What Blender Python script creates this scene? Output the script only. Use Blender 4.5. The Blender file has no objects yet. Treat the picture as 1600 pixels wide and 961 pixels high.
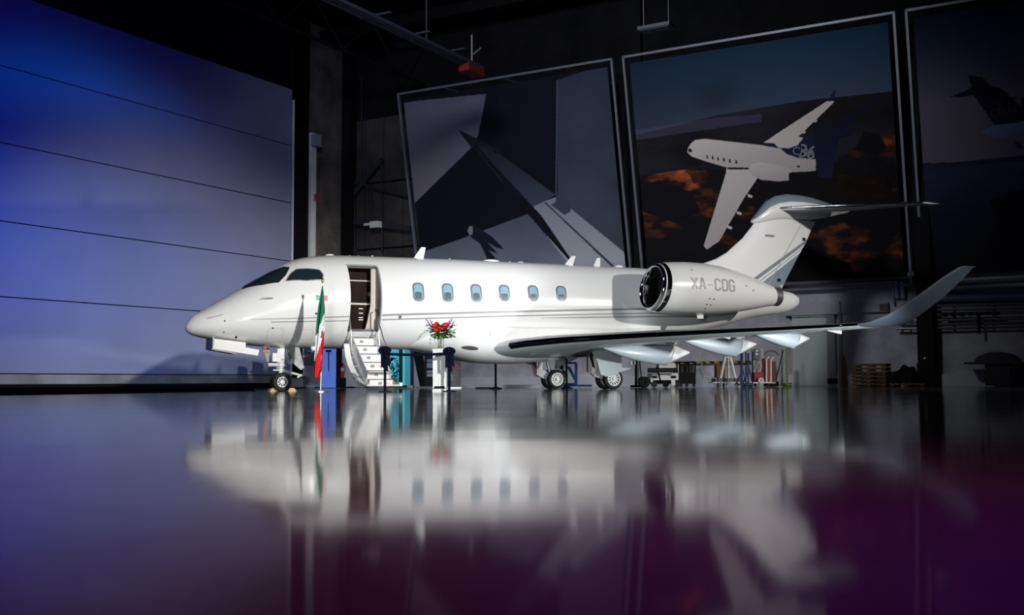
import bpy, bmesh, math, random
import numpy as np
from mathutils import Vector, Matrix, noise
random.seed(7)
PI = math.pi
S = bpy.context.scene
COL = S.collection

# ------------------------------------------------------------------ camera
FPX = 1700.0
PITCH = math.atan((596.4-480.5)/FPX)
RHO = 0.004
CAMH = 0.23
CF = Vector((0, math.cos(PITCH), math.sin(PITCH)))
R0 = Vector((1, 0, 0)); U0 = Vector((0, -math.sin(PITCH), math.cos(PITCH)))
CR = R0*math.cos(RHO) - U0*math.sin(RHO)
CU = U0*math.cos(RHO) + R0*math.sin(RHO)
CO = Vector((0, 0, CAMH))
cd = bpy.data.cameras.new('camera'); cam = bpy.data.objects.new('camera', cd); COL.objects.link(cam)
cd.sensor_width = 36; cd.lens = 36*FPX/1600; cd.clip_start = 0.02; cd.clip_end = 300
m = Matrix((CR, CU, -CF)).transposed().to_4x4(); m.translation = CO
cam.matrix_world = m
S.camera = cam

# ------------------------------------------------------------------ world, exposure
S.view_settings.view_transform = 'Standard'; S.view_settings.look = 'None'
S.view_settings.gamma = 1; S.view_settings.exposure = 0.0; S.view_settings.use_curve_mapping = False
w = bpy.data.worlds.new('world'); S.world = w; w.use_nodes = True
w.node_tree.nodes['Background'].inputs[0].default_value = (0.35, 0.4, 0.6, 1)
w.node_tree.nodes['Background'].inputs[1].default_value = 0.003

# ------------------------------------------------------------------ lights
def aim(o, src, dst):
    o.location = src
    o.rotation_euler = (Vector(dst)-Vector(src)).to_track_quat('-Z', 'Y').to_euler()
def spot(name, src, dst, power, col, ang, blend=0.6, rad=0.3):
    d = bpy.data.lights.new(name, 'SPOT'); d.energy = power; d.color = col; d.spot_size = math.radians(ang)
    d.spot_blend = blend; d.shadow_soft_size = rad
    o = bpy.data.objects.new(name, d); COL.objects.link(o); aim(o, src, dst); return o
def area(name, src, dst, power, col, sx, sy):
    d = bpy.data.lights.new(name, 'AREA'); d.energy = power; d.color = col; d.shape = 'RECTANGLE'; d.size = sx; d.size_y = sy
    o = bpy.data.objects.new(name, d); COL.objects.link(o); aim(o, src, dst); return o
spot('key_floodlight', (14.6, -10.0, 9.6), (-6.0, 30.0, 1.3), 70000, (1, 0.985, 0.96), 24, 1.0, 0.35)
spot('side_floodlight', (32, 9, 10), (5.6, 34.6, 1.2), 34000, (1, 0.975, 0.94), 29, 1.0, 0.35)
spot('low_fill', (-3, -5, 1.3), (-0.5, 33, 0.6), 11500, (0.90, 0.94, 1.0), 34, 1.0, 1.6)
spot('wing_bounce_fill', (12.6, 20.4, 0.14), (0.6, 30.4, 1.25), 9000, (0.9, 0.96, 1.0), 34, 1.0, 0.4)  # added lamp standing in for light bounced off the floor under the wing
spot('blue_stage_uplight', (-14.6, 21.5, 0.8), (-18.2, 35.0, 6.3), 5500, (0.0, 0.0, 1.0), 62, 1.0, 0.3)
spot('blue_far_uplight', (-8.0, 23.0, 13.5), (-15.6, 40, 6.0), 8500, (0.0, 0.24, 1.0), 44, 1.0, 0.5)
spot('magenta_floor_spot', (0, 1.6, 5.0), (-.1, 2.7, 0), 820, (1.0, 0.08, 0.40), 56, 1.0, 0.4)
spot('violet_reflection_fill', (3.0, -1.0, 4.0), (.75, 1.5, 0), 700, (0.03, 0.0, 1.0), 24, 1.0, 0.3)  # added tight lamp in place of a blurred blue reflection on the floor
spot('banner_fill', (-4, 20, 14.5), (2.5, 43, 8.6), 9000, (0.88, 0.92, 1.0), 76, 1.0, 1.5)  # added fill lamp that brightens the banners

# ------------------------------------------------------------------ pixel helpers (turn a photo bearing into a world point at a real depth)
def ray(x, y): return CF + CR*((x-800)/FPX) - CU*((y-480.5)/FPX)
def at(x, y, Y):
    r = ray(x, y); t = Y/r.y; return CO + r*t
def onplane(x, y, o, n):
    r = ray(x, y); t = (Vector(o)-CO).dot(n)/r.dot(n); return CO + r*t
P0 = Vector((10, 42.5, 0)); E1 = Vector((.868, -.497, 0)).normalized(); N1 = Vector((-E1.y*-1*-1, 0, 0))
N1 = Vector((E1.y, -E1.x, 0))            # back wall normal, towards the room
A1 = math.atan2(E1.y, E1.x)
D0 = Vector((-10, 49, 0)); E2 = Vector((.497, .868, 0)).normalized(); N2 = Vector((E2.y, -E2.x, 0)); A2 = math.atan2(E2.y, E2.x)
def bw(s, out, z): return P0 + E1*s + N1*out + Vector((0, 0, z))
def lw(t, out, z): return D0 + E2*t + N2*out + Vector((0, 0, z))
def sx(x, out=0.0):                     # back wall coordinate under a photo column
    p = onplane(x, 590, P0+N1*out, N1); return (p-P0).dot(E1)
def sz(x, y, out=0.0):
    p = onplane(x, y, P0+N1*out, N1); return (p-P0).dot(E1), p.z
def tz(x, y, out=0.0):
    p = onplane(x, y, D0+N2*out, N2); return (p-D0).dot(E2), p.z

# ------------------------------------------------------------------ materials
MATS = {}
def mat(name, col, rough=0.5, metal=0.0, bump=0.0, bscale=20.0, var=0.0, vscale=3.0, coat=0.0, emit=None, estr=0.0, trans=0.0, spec=0.5, ior=1.5, alpha=1.0):
    if name in MATS: return MATS[name]
    M_ = bpy.data.materials.new(name); M_.use_nodes = True; nt = M_.node_tree; b = nt.nodes['Principled BSDF']
    b.inputs['Base Color'].default_value = (*col, 1); b.inputs['Roughness'].default_value = rough; b.inputs['Metallic'].default_value = metal
    b.inputs['Coat Weight'].default_value = coat; b.inputs['Coat Roughness'].default_value = 0.05
    b.inputs['Transmission Weight'].default_value = trans; b.inputs['Specular IOR Level'].default_value = spec; b.inputs['IOR'].default_value = ior
    if emit: b.inputs['Emission Color'].default_value = (*emit, 1); b.inputs['Emission Strength'].default_value = estr
    tc = nt.nodes.new('ShaderNodeTexCoord')
    if var > 0:
        n = nt.nodes.new('ShaderNodeTexNoise'); n.inputs['Scale'].default_value = vscale; n.inputs['Detail'].default_value = 6
        nt.links.new(tc.outputs['Object'], n.inputs['Vector'])
        mr = nt.nodes.new('ShaderNodeMapRange'); mr.inputs['From Min'].default_value = .3; mr.inputs['From Max'].default_value = .7
        mr.inputs['To Min'].default_value = 1-var; mr.inputs['To Max'].default_value = 1+var*.5
        nt.links.new(n.outputs['Fac'], mr.inputs['Value'])
        mx = nt.nodes.new('ShaderNodeMix'); mx.data_type = 'RGBA'; mx.blend_type = 'MULTIPLY'; mx.inputs['Factor'].default_value = 1
        mx.inputs['A'].default_value = (*col, 1); nt.links.new(mr.outputs['Result'], mx.inputs['B']); nt.links.new(mx.outputs['Result'], b.inputs['Base Color'])
    if bump > 0:
        n = nt.nodes.new('ShaderNodeTexNoise'); n.inputs['Scale'].default_value = bscale; n.inputs['Detail'].default_value = 5
        nt.links.new(tc.outputs['Object'], n.inputs['Vector'])
        bp = nt.nodes.new('ShaderNodeBump'); bp.inputs['Strength'].default_value = bump; bp.inputs['Distance'].default_value = .02
        nt.links.new(n.outputs['Fac'], bp.inputs['Height']); nt.links.new(bp.outputs['Normal'], b.inputs['Normal'])
    MATS[name] = M_; return M_
white = mat('white_aircraft_paint', (.83, .83, .82), .25, coat=.6, spec=.4)
bluegrey = mat('blue_grey_livery_and_cap_shade', (.22, .27, .31), .3, coat=.5)
greyp = mat('grey_underside_paint', (.60, .64, .64), .38, coat=.2)
stripe = mat('silver_grey_stripe_paint', (.30, .30, .30), .35)
chrome = mat('polished_metal', (.75, .75, .76), .07, 1.0)
steel = mat('brushed_steel', (.55, .55, .56), .35, .9)
gearm = mat('white_gear_paint', (.75, .75, .72), .45, var=.25, vscale=8)
gearg = mat('grey_gear_paint', (.33, .34, .34), .5, var=.4, vscale=8)
rubber = mat('tyre_rubber', (.012, .012, .013), .75, bump=.2)
blackm = mat('black_paint', (.006, .006, .007), .7, spec=.15)
darkm = mat('dark_interior', (.01, .01, .012), .7)
glassd = mat('dark_cockpit_glass', (.015, .025, .032), .04, spec=.9)
glassc = mat('blue_cabin_window', (.27, .43, .52), .08, spec=.7)
seatm = mat('seat_back_grey', (.09, .13, .16), .3)
rimm = mat('window_frame_metal', (.30, .31, .33), .25, .5)
panelline = mat('panel_line_grey', (.42, .42, .41), .6)
wood = mat('dark_cabinet_wood', (.016, .0045, .0025), .5, var=.5, vscale=4, spec=.08)
cream = mat('cream_curtain', (.72, .66, .58), .8, bump=.3, bscale=30)
redm = mat('red_paint', (.62, .01, .012), .5)
gold = mat('gold_finial', (.6, .42, .15), .3, .8)
concrete = mat('concrete_wall', (.50, .49, .52), .85, bump=.3, bscale=6, var=.35, vscale=1.2)
concd = mat('dark_cladding', (.010, .010, .013), .9, spec=.1, var=.4, vscale=.8)
concl = mat('stained_concrete_panel', (.125, .108, .104), .85, bump=.3, bscale=5, var=.6, vscale=.9)
doorm = mat('pale_hangar_door_panel', (.25, .275, .40), .6, var=.06, vscale=.5)
sillm = mat('weathered_grey_sill', (.27, .265, .24), .7, var=.4, vscale=.8)
frame_m = mat('anodised_banner_frame', (.24, .26, .29), .45, .5)
navy = mat('navy_velvet', (.003, .005, .015), .9, spec=.08)
blued = mat('blue_steel_paint', (.006, .035, .13), .45)
woodp = mat('pallet_wood', (.13, .07, .03), .8, var=.4, vscale=6, bump=.3)
offw = mat('off_white_paint', (.78, .79, .76), .5, var=.1)
skirt = mat('white_skirting', (.6, .6, .62), .6)

def floor_material():
    M_ = bpy.data.materials.new('polished_epoxy_floor'); M_.use_nodes = True; nt = M_.node_tree; b = nt.nodes['Principled BSDF']
    tc = nt.nodes.new('ShaderNodeTexCoord')
    n = nt.nodes.new('ShaderNodeTexNoise'); n.inputs['Scale'].default_value = .45; n.inputs['Detail'].default_value = 4
    nt.links.new(tc.outputs['Object'], n.inputs['Vector'])
    cr = nt.nodes.new('ShaderNodeValToRGB'); cr.color_ramp.elements[0].position = .3; cr.color_ramp.elements[0].color = (.03, .03, .032, 1)
    cr.color_ramp.elements[1].position = .7; cr.color_ramp.elements[1].color = (.05, .05, .052, 1)
    nt.links.new(n.outputs['Fac'], cr.inputs['Fac']); nt.links.new(cr.outputs['Color'], b.inputs['Base Color'])
    mr = nt.nodes.new('ShaderNodeMapRange'); mr.inputs['From Min'].default_value = .3; mr.inputs['From Max'].default_value = .7
    mr.inputs['To Min'].default_value = .055; mr.inputs['To Max'].default_value = .085
    nt.links.new(n.outputs['Fac'], mr.inputs['Value']); nt.links.new(mr.outputs['Result'], b.inputs['Roughness'])
    b.inputs['IOR'].default_value = 1.13
    n2 = nt.nodes.new('ShaderNodeTexNoise'); n2.inputs['Scale'].default_value = .9; n2.inputs['Detail'].default_value = 2
    nt.links.new(tc.outputs['Object'], n2.inputs['Vector'])
    bp = nt.nodes.new('ShaderNodeBump'); bp.inputs['Strength'].default_value = .07; bp.inputs['Distance'].default_value = .02
    nt.links.new(n2.outputs['Fac'], bp.inputs['Height']); nt.links.new(bp.outputs['Normal'], b.inputs['Normal'])
    return M_
floorm = floor_material()

# ------------------------------------------------------------------ mesh builder
def V(*a): return Vector(a)
class MB:
    def __init__(s): s.v = []; s.f = []
    def add(s, vs, fs):
        o = len(s.v); s.v += [tuple(x) for x in vs]; s.f += [tuple(i+o for i in f) for f in fs]; return s
    def box(s, c, d, rz=0.0, rot=None):
        c = Vector(c); R = rot if rot is not None else Matrix.Rotation(rz, 3, 'Z')
        vs = [c + R @ V(x*d[0]/2, y*d[1]/2, z*d[2]/2) for x in (-1, 1) for y in (-1, 1) for z in (-1, 1)]
        return s.add(vs, [(0,1,3,2),(4,6,7,5),(0,4,5,1),(2,3,7,6),(0,2,6,4),(1,5,7,3)])
    def ring(s, c, ax, r, n, u=None):
        ax = Vector(ax).normalized(); u = u or ax.orthogonal().normalized(); v = ax.cross(u)
        return [Vector(c) + (u*math.cos(2*PI*i/n) + v*math.sin(2*PI*i/n))*r for i in range(n)]
    def cyl(s, a, b, r0, r1=None, n=12, caps=True):
        a = Vector(a); b = Vector(b); r1 = r0 if r1 is None else r1; ax = (b-a)
        vs = s.ring(a, ax, r0, n) + s.ring(b, ax, r1, n)
        fs = [(i, (i+1) % n, n+(i+1) % n, n+i) for i in range(n)]
        if caps: fs += [tuple(range(n))[::-1], tuple(range(n, 2*n))]
        return s.add(vs, fs)
    def tube(s, pts, r, n=8, closed=False):
        pts = [Vector(p) for p in pts]; k = len(pts); vs = []
        u = None
        for i, p in enumerate(pts):
            d = (pts[min(i+1, k-1)]-pts[max(i-1, 0)]).normalized()
            if u is None: u = d.orthogonal().normalized()
            u = (u - d*u.dot(d)).normalized()
            rr = r[i] if isinstance(r, (list, tuple)) else r
            vs += s.ring(p, d, rr, n, u)
        fs = [(i*n+j, i*n+(j+1) % n, (i+1)*n+(j+1) % n, (i+1)*n+j) for i in range(k-1) for j in range(n)]
        fs += [tuple(range(n))[::-1], tuple(range((k-1)*n, k*n))]
        return s.add(vs, fs)
    def lathe(s, o, ax, prof, n=32, u=None, cap=False):
        o = Vector(o); ax = Vector(ax).normalized(); vs = []
        u = u or ax.orthogonal().normalized()
        for r, h in prof: vs += s.ring(o+ax*h, ax, max(r, 1e-4), n, u)
        k = len(prof)
        fs = [(i*n+j, i*n+(j+1) % n, (i+1)*n+(j+1) % n, (i+1)*n+j) for i in range(k-1) for j in range(n)]
        if cap: fs += [tuple(range(n))[::-1], tuple(range((k-1)*n, k*n))]
        return s.add(vs, fs)
    def loft(s, secs, caps=True, closed=True):
        n = len(secs[0]); vs = [p for sec in secs for p in sec]; k = len(secs)
        rng = n if closed else n-1
        fs = [(i*n+j, i*n+(j+1) % n, (i+1)*n+(j+1) % n, (i+1)*n+j) for i in range(k-1) for j in range(rng)]
        if caps: fs += [tuple(range(n))[::-1], tuple(range((k-1)*n, k*n))]
        return s.add(vs, fs)
    def prism(s, poly, off):
        poly = [Vector(p) for p in poly]; off = Vector(off); return s.loft([poly, [p+off for p in poly]])
    def sphere(s, c, r, sc=(1, 1, 1), n=12, m=8):
        c = Vector(c); vs = []; fs = []
        for i in range(m+1):
            t = PI*i/m
            for j in range(n):
                p = 2*PI*j/n; vs.append(c+V(r*sc[0]*math.sin(t)*math.cos(p), r*sc[1]*math.sin(t)*math.sin(p), r*sc[2]*math.cos(t)))
        fs = [(i*n+j, i*n+(j+1) % n, (i+1)*n+(j+1) % n, (i+1)*n+j) for i in range(m) for j in range(n)]
        return s.add(vs, fs)
    def obj(s, name, mt, parent=None, smooth=False, loc=None, **tags):
        me = bpy.data.meshes.new(name); me.from_pydata(s.v, [], s.f); me.validate()
        bm = bmesh.new(); bm.from_mesh(me); bmesh.ops.remove_doubles(bm, verts=bm.verts, dist=1e-5)
        bmesh.ops.recalc_face_normals(bm, faces=bm.faces); bm.to_mesh(me); bm.free()
        me.materials.append(mt)
        o = bpy.data.objects.new(name, me); COL.objects.link(o)
        if smooth:
            me.shade_smooth()
            if smooth is not True: me.set_sharp_from_angle(angle=math.radians(smooth))
        if parent is not None: o.parent = parent
        if loc is not None: o.location = loc
        for k_, v_ in tags.items(): o[k_] = v_
        return o
def tag(o, label, cat, group=None):
    o['label'] = label; o['category'] = cat
    if group: o['group'] = group
    return o
def thing(name, label, cat, loc=(0, 0, 0), rz=0.0, group=None):
    o = bpy.data.objects.new(name, None); COL.objects.link(o); o.location = loc; o.rotation_euler = (0, 0, rz); o.empty_display_size = .2
    return tag(o, label, cat, group)
def struct(o): o['kind'] = 'structure'; return o
def sempty(name, loc=(0, 0, 0), rz=0.0):
    o = bpy.data.objects.new(name, None); COL.objects.link(o); o.location = loc; o.rotation_euler = (0, 0, rz); o['kind'] = 'structure'; return o

# ================================================================== STRUCTURE
MB().box((7, 24, -.1), (76, 72, .2)).obj('floor', floorm, kind='structure')
MB().box((7, 24, 17.2), (76, 72, .2)).obj('ceiling', concd, kind='structure')
# wall frames
bwE = sempty('wall_back', P0, A1)         # local x along the wall, local -y towards the room
MB().box((-2, .2, 2.1), (38, .4, 4.2)).obj('lower_concrete', concrete, bwE)
MB().box((-2, .2, 10.65), (38, .4, 12.9)).obj('upper_cladding', concd, bwE)
MB().box((-2, -.06, .22), (38, .12, .44)).obj('plinth', skirt, bwE)
for k in range(4):
    for j in range(3): MB().box((-20.2+1.12*k, -.05, 5.0+3.2*j), (1.06, .1, 3.1)).obj('bay_panel', mat('brown_grey_bay_panel', (.055, .047, .045), .85, bump=.3, bscale=5, var=.5, vscale=1), bwE)
lwE = sempty('wall_left', D0, A2)         # local x along the wall, local -y towards the room
MB().box((2.4, .2, 8.6), (4.6, .4, 17.2)).obj('side_cladding', concl, lwE)
MB().box((-20, .2, 15.3), (40, .4, 3.8)).obj('header_cladding', concd, lwE)
MB().box((44, 12, 8.5), (.4, 60, 17)).obj('wall_right', concd, kind='structure')
MB().box((7, -11.8, 8.5), (76, .4, 17)).obj('wall_front', concd, kind='structure')

# hangar door: wide pale panels with recessed joints
dE = sempty('door_1', lw(0, .05, 0), A2)
zt = [tz(0.0, y, 0.05)[1] for y in (584, 463.5, 345, 222.5, 102, -17)]
L = 33.0
for i in range(5):
    z0, z1 = zt[i]+.02, zt[i+1]-.02
    MB().box((-.06-L/2, .03, (z0+z1)/2), (L-.12, .1, z1-z0)).obj('panel', doorm, dE)
MB().box((-L/2, .12, 6.6), (L, .06, 13)).obj('backing', blackm, dE)
MB().box((-L/2, .0, zt[0]*.5+.12), (L, .14, zt[0]-.28)).obj('sill', sillm, dE)
MB().box((-L/2, -.06, .235), (L, .1, .05)).obj('sill_rail', sillm, dE)
MB().box((-.03, -.04, 6.6), (.05, .1, 13)).obj('edge_trim', offw, dE)
c = lw(.50, .08, 8.5); MB().box(c, (.96, .16, 17), A2).obj('trim_1', blackm, kind='structure')
c = lw(1.2, .14, 5.5); MB().box((c.x, c.y, 5.9), (.34, .28, 11.8), A2).obj('trim_2', offw, kind='structure')
c = lw(3.75, .3, 8.5); MB().box(c, (.5, .5, 17), A2).obj('trim_3', blackm, kind='structure')
# dark door-track strip in the floor in front of the hangar door
g = [onplane(x, y, V(0, 0, 0), V(0, 0, 1)) for x, y in ((-160, 621), (0, 618), (200, 615), (400, 611.3))]
poly = [lw(-33, .15, 0), lw(-2.6, .15, 0), g[3], g[2], g[1], g[0]]
MB().prism([V(p.x, p.y, .0) for p in poly], (0, 0, .006)).obj('trim_4', mat('matt_black_track', (.006, .006, .007), 1.0, spec=0), kind='structure')
# black columns on the back wall
for i, (xa, xb) in enumerate(((1437, 1461),)):
    s0, s1 = sx(xa, .5), sx(xb, .5)
    MB().box(bw((s0+s1)/2, .45, 8.5), (s1-s0, .7, 17), A1).obj('trim_5', blackm, kind='structure')
s0, s1 = -5.55, -5.1
MB().box(bw((s0+s1)/2, .12, 10.5), (.4, .24, 12.6), A1).obj('trim_6', blackm, kind='structure')

# steel bracing in the bay left of the first banner
br = thing('steel_bracing', 'dark steel bracing of beams and diagonals left of the grey wing banner', 'bracing', bw(-19, .25, 0), A1)
def brl(x, y): s, z = sz(x, y, .25); return V(s+19, -.15, z)
for n_, a, b, t in (('beam', (545, 283), (640, 306), .22), ('beam', (545, 346), (645, 358), .34), ('diagonal', (545, 318), (600, 250), .28), ('diagonal', (545, 374), (562, 400), .28),
                    ('pipe', (556, 150), (557, 395), .07), ('pipe', (578, 290), (579, 345), .05), ('pipe', (583, 290), (584, 345), .05), ('pipe', (598, 250), (600, 392), .08), ('pipe', (568, 120), (568, 283), .05)):
    mb = MB(); mb.cyl(brl(*a), brl(*b), t/2, n=8 if n_ == 'pipe' else 4); mb.obj(n_, mat('bracing_steel', (.022, .024, .034), .7), br)
o = MB().box(brl(596, 353)+V(0, -.3, 0), (.5, .3, .3)).box(brl(583, 352)+V(0, -.2, 0), (.5, .12, .12)).obj('floodlight_box', offw, br)

# ceiling beams
for i, t in enumerate((-30, -22, -14, -6, 2)):
    a = lw(t, 0, 15.6); b = a + N2*40
    mid = (a+b)/2
    MB().box((mid.x, mid.y, 16.6), (40, .25, .5), A1).obj('trim_%d' % (7+i), blackm, kind='structure')
# truss near the door head
tr = thing('roof_truss', 'dark steel roof truss above the hangar door', 'truss', lw(-10, 4.5, 0), A2)
mb = MB(); mb.cyl((-18, 0, 14.2), (14, 0, 14.2), .08, n=6); mb.obj('chord', concd, tr)
mb = MB(); mb.cyl((-18, 0, 16), (14, 0, 16), .08, n=6); mb.obj('chord', concd, tr)
for k in range(16):
    mb = MB(); a = V(-18+2*k, 0, 14.2 if k % 2 else 16); b = V(-16+2*k, 0, 16 if k % 2 else 14.2); mb.cyl(a, b, .05, n=5); mb.obj('web_bar', concd, tr)

# overhead crane / cable runway
ce = at(742, 108, 41.0)
cr = thing('overhead_crane', 'dark overhead crane girder with parallel tracks and a red end unit', 'crane', ce, A2)
crm = mat('dark_blue_steel', (.022, .026, .04), .6)
for dy, dz in ((-.35, .0), (-.12, .12), (.15, .2), (.42, .28), (.7, .36)):
    mb = MB(); mb.box((-11, dy, dz), (22, .09, .12)); mb.obj('track', crm, cr)
for k in range(9):
    mb = MB(); mb.box((-1.5-2.3*k, .18, .32), (.12, 1.35, .06)); mb.obj('cross_tie', crm, cr)
MB().box((-.55, -.2, -.22), (1.1, .45, .28)).obj('red_end_unit', mat('dull_red_housing', (.13, .006, .006), .6), cr)
mb = MB(); mb.cyl((.1, .2, -.3), (.1, .2, 1.4), .035, n=6); mb.cyl((.1, .2, .6), (.6, .1, 1.0), .03, n=6); mb.obj('hanger', mat('dull_hanger_grey', (.22, .23, .25), .5), cr)
for k in range(3):
    MB().cyl((-3-7*k, .2, .3), (-3-7*k, .2, 4.2), .03, n=6).obj('hanger', crm, cr)
c = at(1025, 43, 36)
fl = thing('ceiling_luminaire', 'unlit pale rectangular ceiling luminaire above the canyon banner', 'lamp', c, A1)
MB().box((0, 0, 0), (1.15, .5, .12)).obj('housing', mat('luminaire_housing', (.05, .055, .07), .5), fl)
MB().box((0, 0, -.07), (1.0, .38, .03)).obj('diffuser', mat('luminaire_diffuser', (.06, .065, .08), .4), fl)
MB().cyl((-.45, 0, .05), (-.45, 0, 4.3), .012, n=5).cyl((.45, 0, .05), (.45, 0, 4.3), .012, n=5).obj('suspension', steel, fl)

# ================================================================== POSTERS (printed pictures on leaning frames)
def lin(c): 
    c = np.asarray(c, float)/255.0
    return np.where(c <= .04045, c/12.92, ((c+.055)/1.055)**2.4)
LEAN = 0.2
PO = P0 + N1*.3 + V(0, 0, 4.0)
UPV = (V(0, 0, 1)+N1*LEAN)
PN = E1.cross(UPV).normalized()
def puv(x, y):
    p = onplane(x, y, PO, PN); return (p-PO).dot(E1), (p-PO).z
class Art:
    def __init__(s, s0, s1, z1, nx, ny, gain):
        s.s0, s.s1, s.z1, s.nx, s.ny, s.gain = s0, s1, z1, nx, ny, gain
        s.X, s.Z = np.meshgrid(np.linspace(s0, s1, nx), np.linspace(0, z1, ny))
        s.img = np.zeros((ny, nx, 3))
    def inside(s, pts):
        P = [puv(*p) for p in pts]; r = np.zeros(s.X.shape, bool); n = len(P)
        for i in range(n):
            (x1, y1), (x2, y2) = P[i], P[(i+1) % n]
            if y1 == y2: continue
            r ^= ((y1 > s.Z) != (y2 > s.Z)) & (s.X < (x2-x1)*(s.Z-y1)/(y2-y1)+x1)
        return r
    def fill(s, pts, col, col2=None, tex=None):
        m = s.inside(pts); c = np.array(col, float)
        if col2 is not None:
            zz = s.Z[m]; t = (zz-zz.min())/max(1e-6, zz.max()-zz.min()) if len(zz) else zz
            s.img[m] = c*(1-t)[:, None] + np.array(col2, float)*t[:, None]
        else: s.img[m] = c
        if tex is not None: s.img[m] *= tex[m][:, None]
    def build(s, parent, name='printed_picture'):
        nx, ny = s.nx, s.ny; me = bpy.data.meshes.new(name)
        co = np.stack([s.X-s.s0, -s.Z*LEAN, s.Z], -1).reshape(-1, 3)
        idx = np.arange(nx*ny).reshape(ny, nx)
        f = np.stack([idx[:-1, :-1], idx[:-1, 1:], idx[1:, 1:], idx[1:, :-1]], -1).reshape(-1, 4)
        me.vertices.add(nx*ny); me.vertices.foreach_set('co', co.ravel())
        me.loops.add(f.size); me.loops.foreach_set('vertex_index', f.ravel())
        me.polygons.add(len(f)); me.polygons.foreach_set('loop_start', np.arange(len(f))*4)
        me.update(calc_edges=True)
        a = me.color_attributes.new('print', 'FLOAT_COLOR', 'POINT')
        c = np.ones((nx*ny, 4)); c[:, :3] = lin(np.clip(s.img*s.gain, 0, 255)).reshape(-1, 3); a.data.foreach_set('color', c.ravel().astype('f4'))
        me.materials.append(printm); o = bpy.data.objects.new(name, me); COL.objects.link(o); o.parent = parent; return o
printm = bpy.data.materials.new('printed_banner_fabric'); printm.use_nodes = True
_b = printm.node_tree.nodes['Principled BSDF']; _b.inputs['Roughness'].default_value = .75; _b.inputs['Specular IOR Level'].default_value = .2
_a = printm.node_tree.nodes.new('ShaderNodeAttribute'); _a.attribute_name = 'print'; printm.node_tree.links.new(_a.outputs['Color'], _b.inputs['Base Color'])
def fbm(A, sc, seed, oct_=5, ax=1.0):
    rng = np.random.RandomState(seed); out = np.zeros(A.X.shape)
    for o in range(oct_):
        f = sc*2**o; gx = int((A.s1-A.s0)*f*ax)+3; gy = int(A.z1*f)+3; g = rng.rand(gy, gx)
        u = (A.X-A.s0)*f*ax; v = A.Z*f; i = u.astype(int); j = v.astype(int); fu = u-i; fv = v-j
        fu = fu*fu*(3-2*fu); fv = fv*fv*(3-2*fv)
        out += (g[j, i]*(1-fu)*(1-fv)+g[j, i+1]*fu*(1-fv)+g[j+1, i]*(1-fu)*fv+g[j+1, i+1]*fu*fv)/2**o
    return out/sum(1/2**o for o in range(oct_))
def banner(s0, s1, z1, label, nx, ny, gain, paint):
    t = thing('printed_banner', label, 'banner', bw(s0, .3, 4.0), A1, 'large framed banners on the back wall')
    A = Art(s0, s1, z1, nx, ny, gain); paint(A); A.build(t)
    W = s1-s0; k = math.sqrt(1+LEAN**2); rot = Matrix.Rotation(math.atan(LEAN), 3, 'X')
    def fr(n_, x, z, dx, dz, y=-.02):
        MB().box((x, -z*LEAN+y, z), (dx, .12, dz*k), rot=rot).obj(n_, frame_m, t)
    e = .36
    fr('frame_bar', -e/2-.05, z1/2, .09, z1+.6); fr('frame_bar', W+e/2+.05, z1/2, .09, z1+.6)
    fr('frame_bar', W/2, -.28, W+.5, .09); fr('frame_bar', W/2, z1+.28, W+.5, .09)
    for k_ in range(3):
        MB().cyl((W*(.2+.3*k_), -(z1+.3)*LEAN, z1+.3), (W*(.2+.3*k_), .28, z1+.5), .03, n=6).obj('bracket', frame_m, t)
    return t
def c4(L, ox=620, oy=90, k=2.827): return [(ox+a/k, oy+b/k) for a, b in L]
def paint1(A):
    A.img[:] = (9, 10, 16); n = fbm(A, .35, 3)
    A.fill(c4([(708, 100), (945, 20), (1040, 980), (960, 930), (712, 640)]), (46, 48, 54), (26, 28, 38), .7+.6*n)
    A.fill(c4([(0, 205), (100, 190), (395, 160), (378, 250), (358, 345), (325, 402), (72, 650), (40, 640)]), (66, 62, 68), (52, 52, 64), .85+.3*n)
    A.fill(c4([(110, 860), (300, 795), (580, 690), (780, 930), (700, 1000), (60, 1000)]), (78, 80, 86), (50, 52, 60), .85+.3*n)
    A.fill(c4([(270, 318), (355, 358), (460, 415), (330, 400)]), (16, 17, 24))
    A.fill(c4([(335, 385), (350, 375), (460, 430), (700, 605), (650, 640), (585, 670), (460, 545)]), (40, 42, 50), (16, 17, 24))
    A.fill(c4([(580, 680), (600, 660), (660, 632), (705, 615), (1010, 865), (1030, 990), (820, 990)]), (100, 101, 104), (76, 77, 82))
    A.fill(c4([(340, 385), (346, 383), (640, 700), (790, 920), (765, 900), (560, 670)]), (10, 11, 16))
    A.fill(c4([(650, 640), (656, 638), (960, 920), (950, 925)]), (35, 36, 42))
    A.fill(c4([(705, 600), (770, 645), (768, 680), (740, 695), (680, 650), (700, 640)]), (38, 40, 48))
    A.fill(c4([(706, 100), (710, 100), (706, 610), (701, 606)]), (48, 50, 58))
    A.fill(c4([(310, 765), (318, 742), (340, 737), (360, 752), (420, 790), (475, 848), (440, 840), (400, 815), (448, 868), (405, 850), (440, 890), (400, 890), (368, 822), (330, 795)]), (14, 16, 24))
    A.fill(c4([(312, 765), (320, 745), (335, 745), (336, 780), (322, 785)]), (72, 74, 80))
def c3(L, ox=1050, oy=130, k=3.56): return [(ox+a/k, oy+b/k) for a, b in L]
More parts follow.
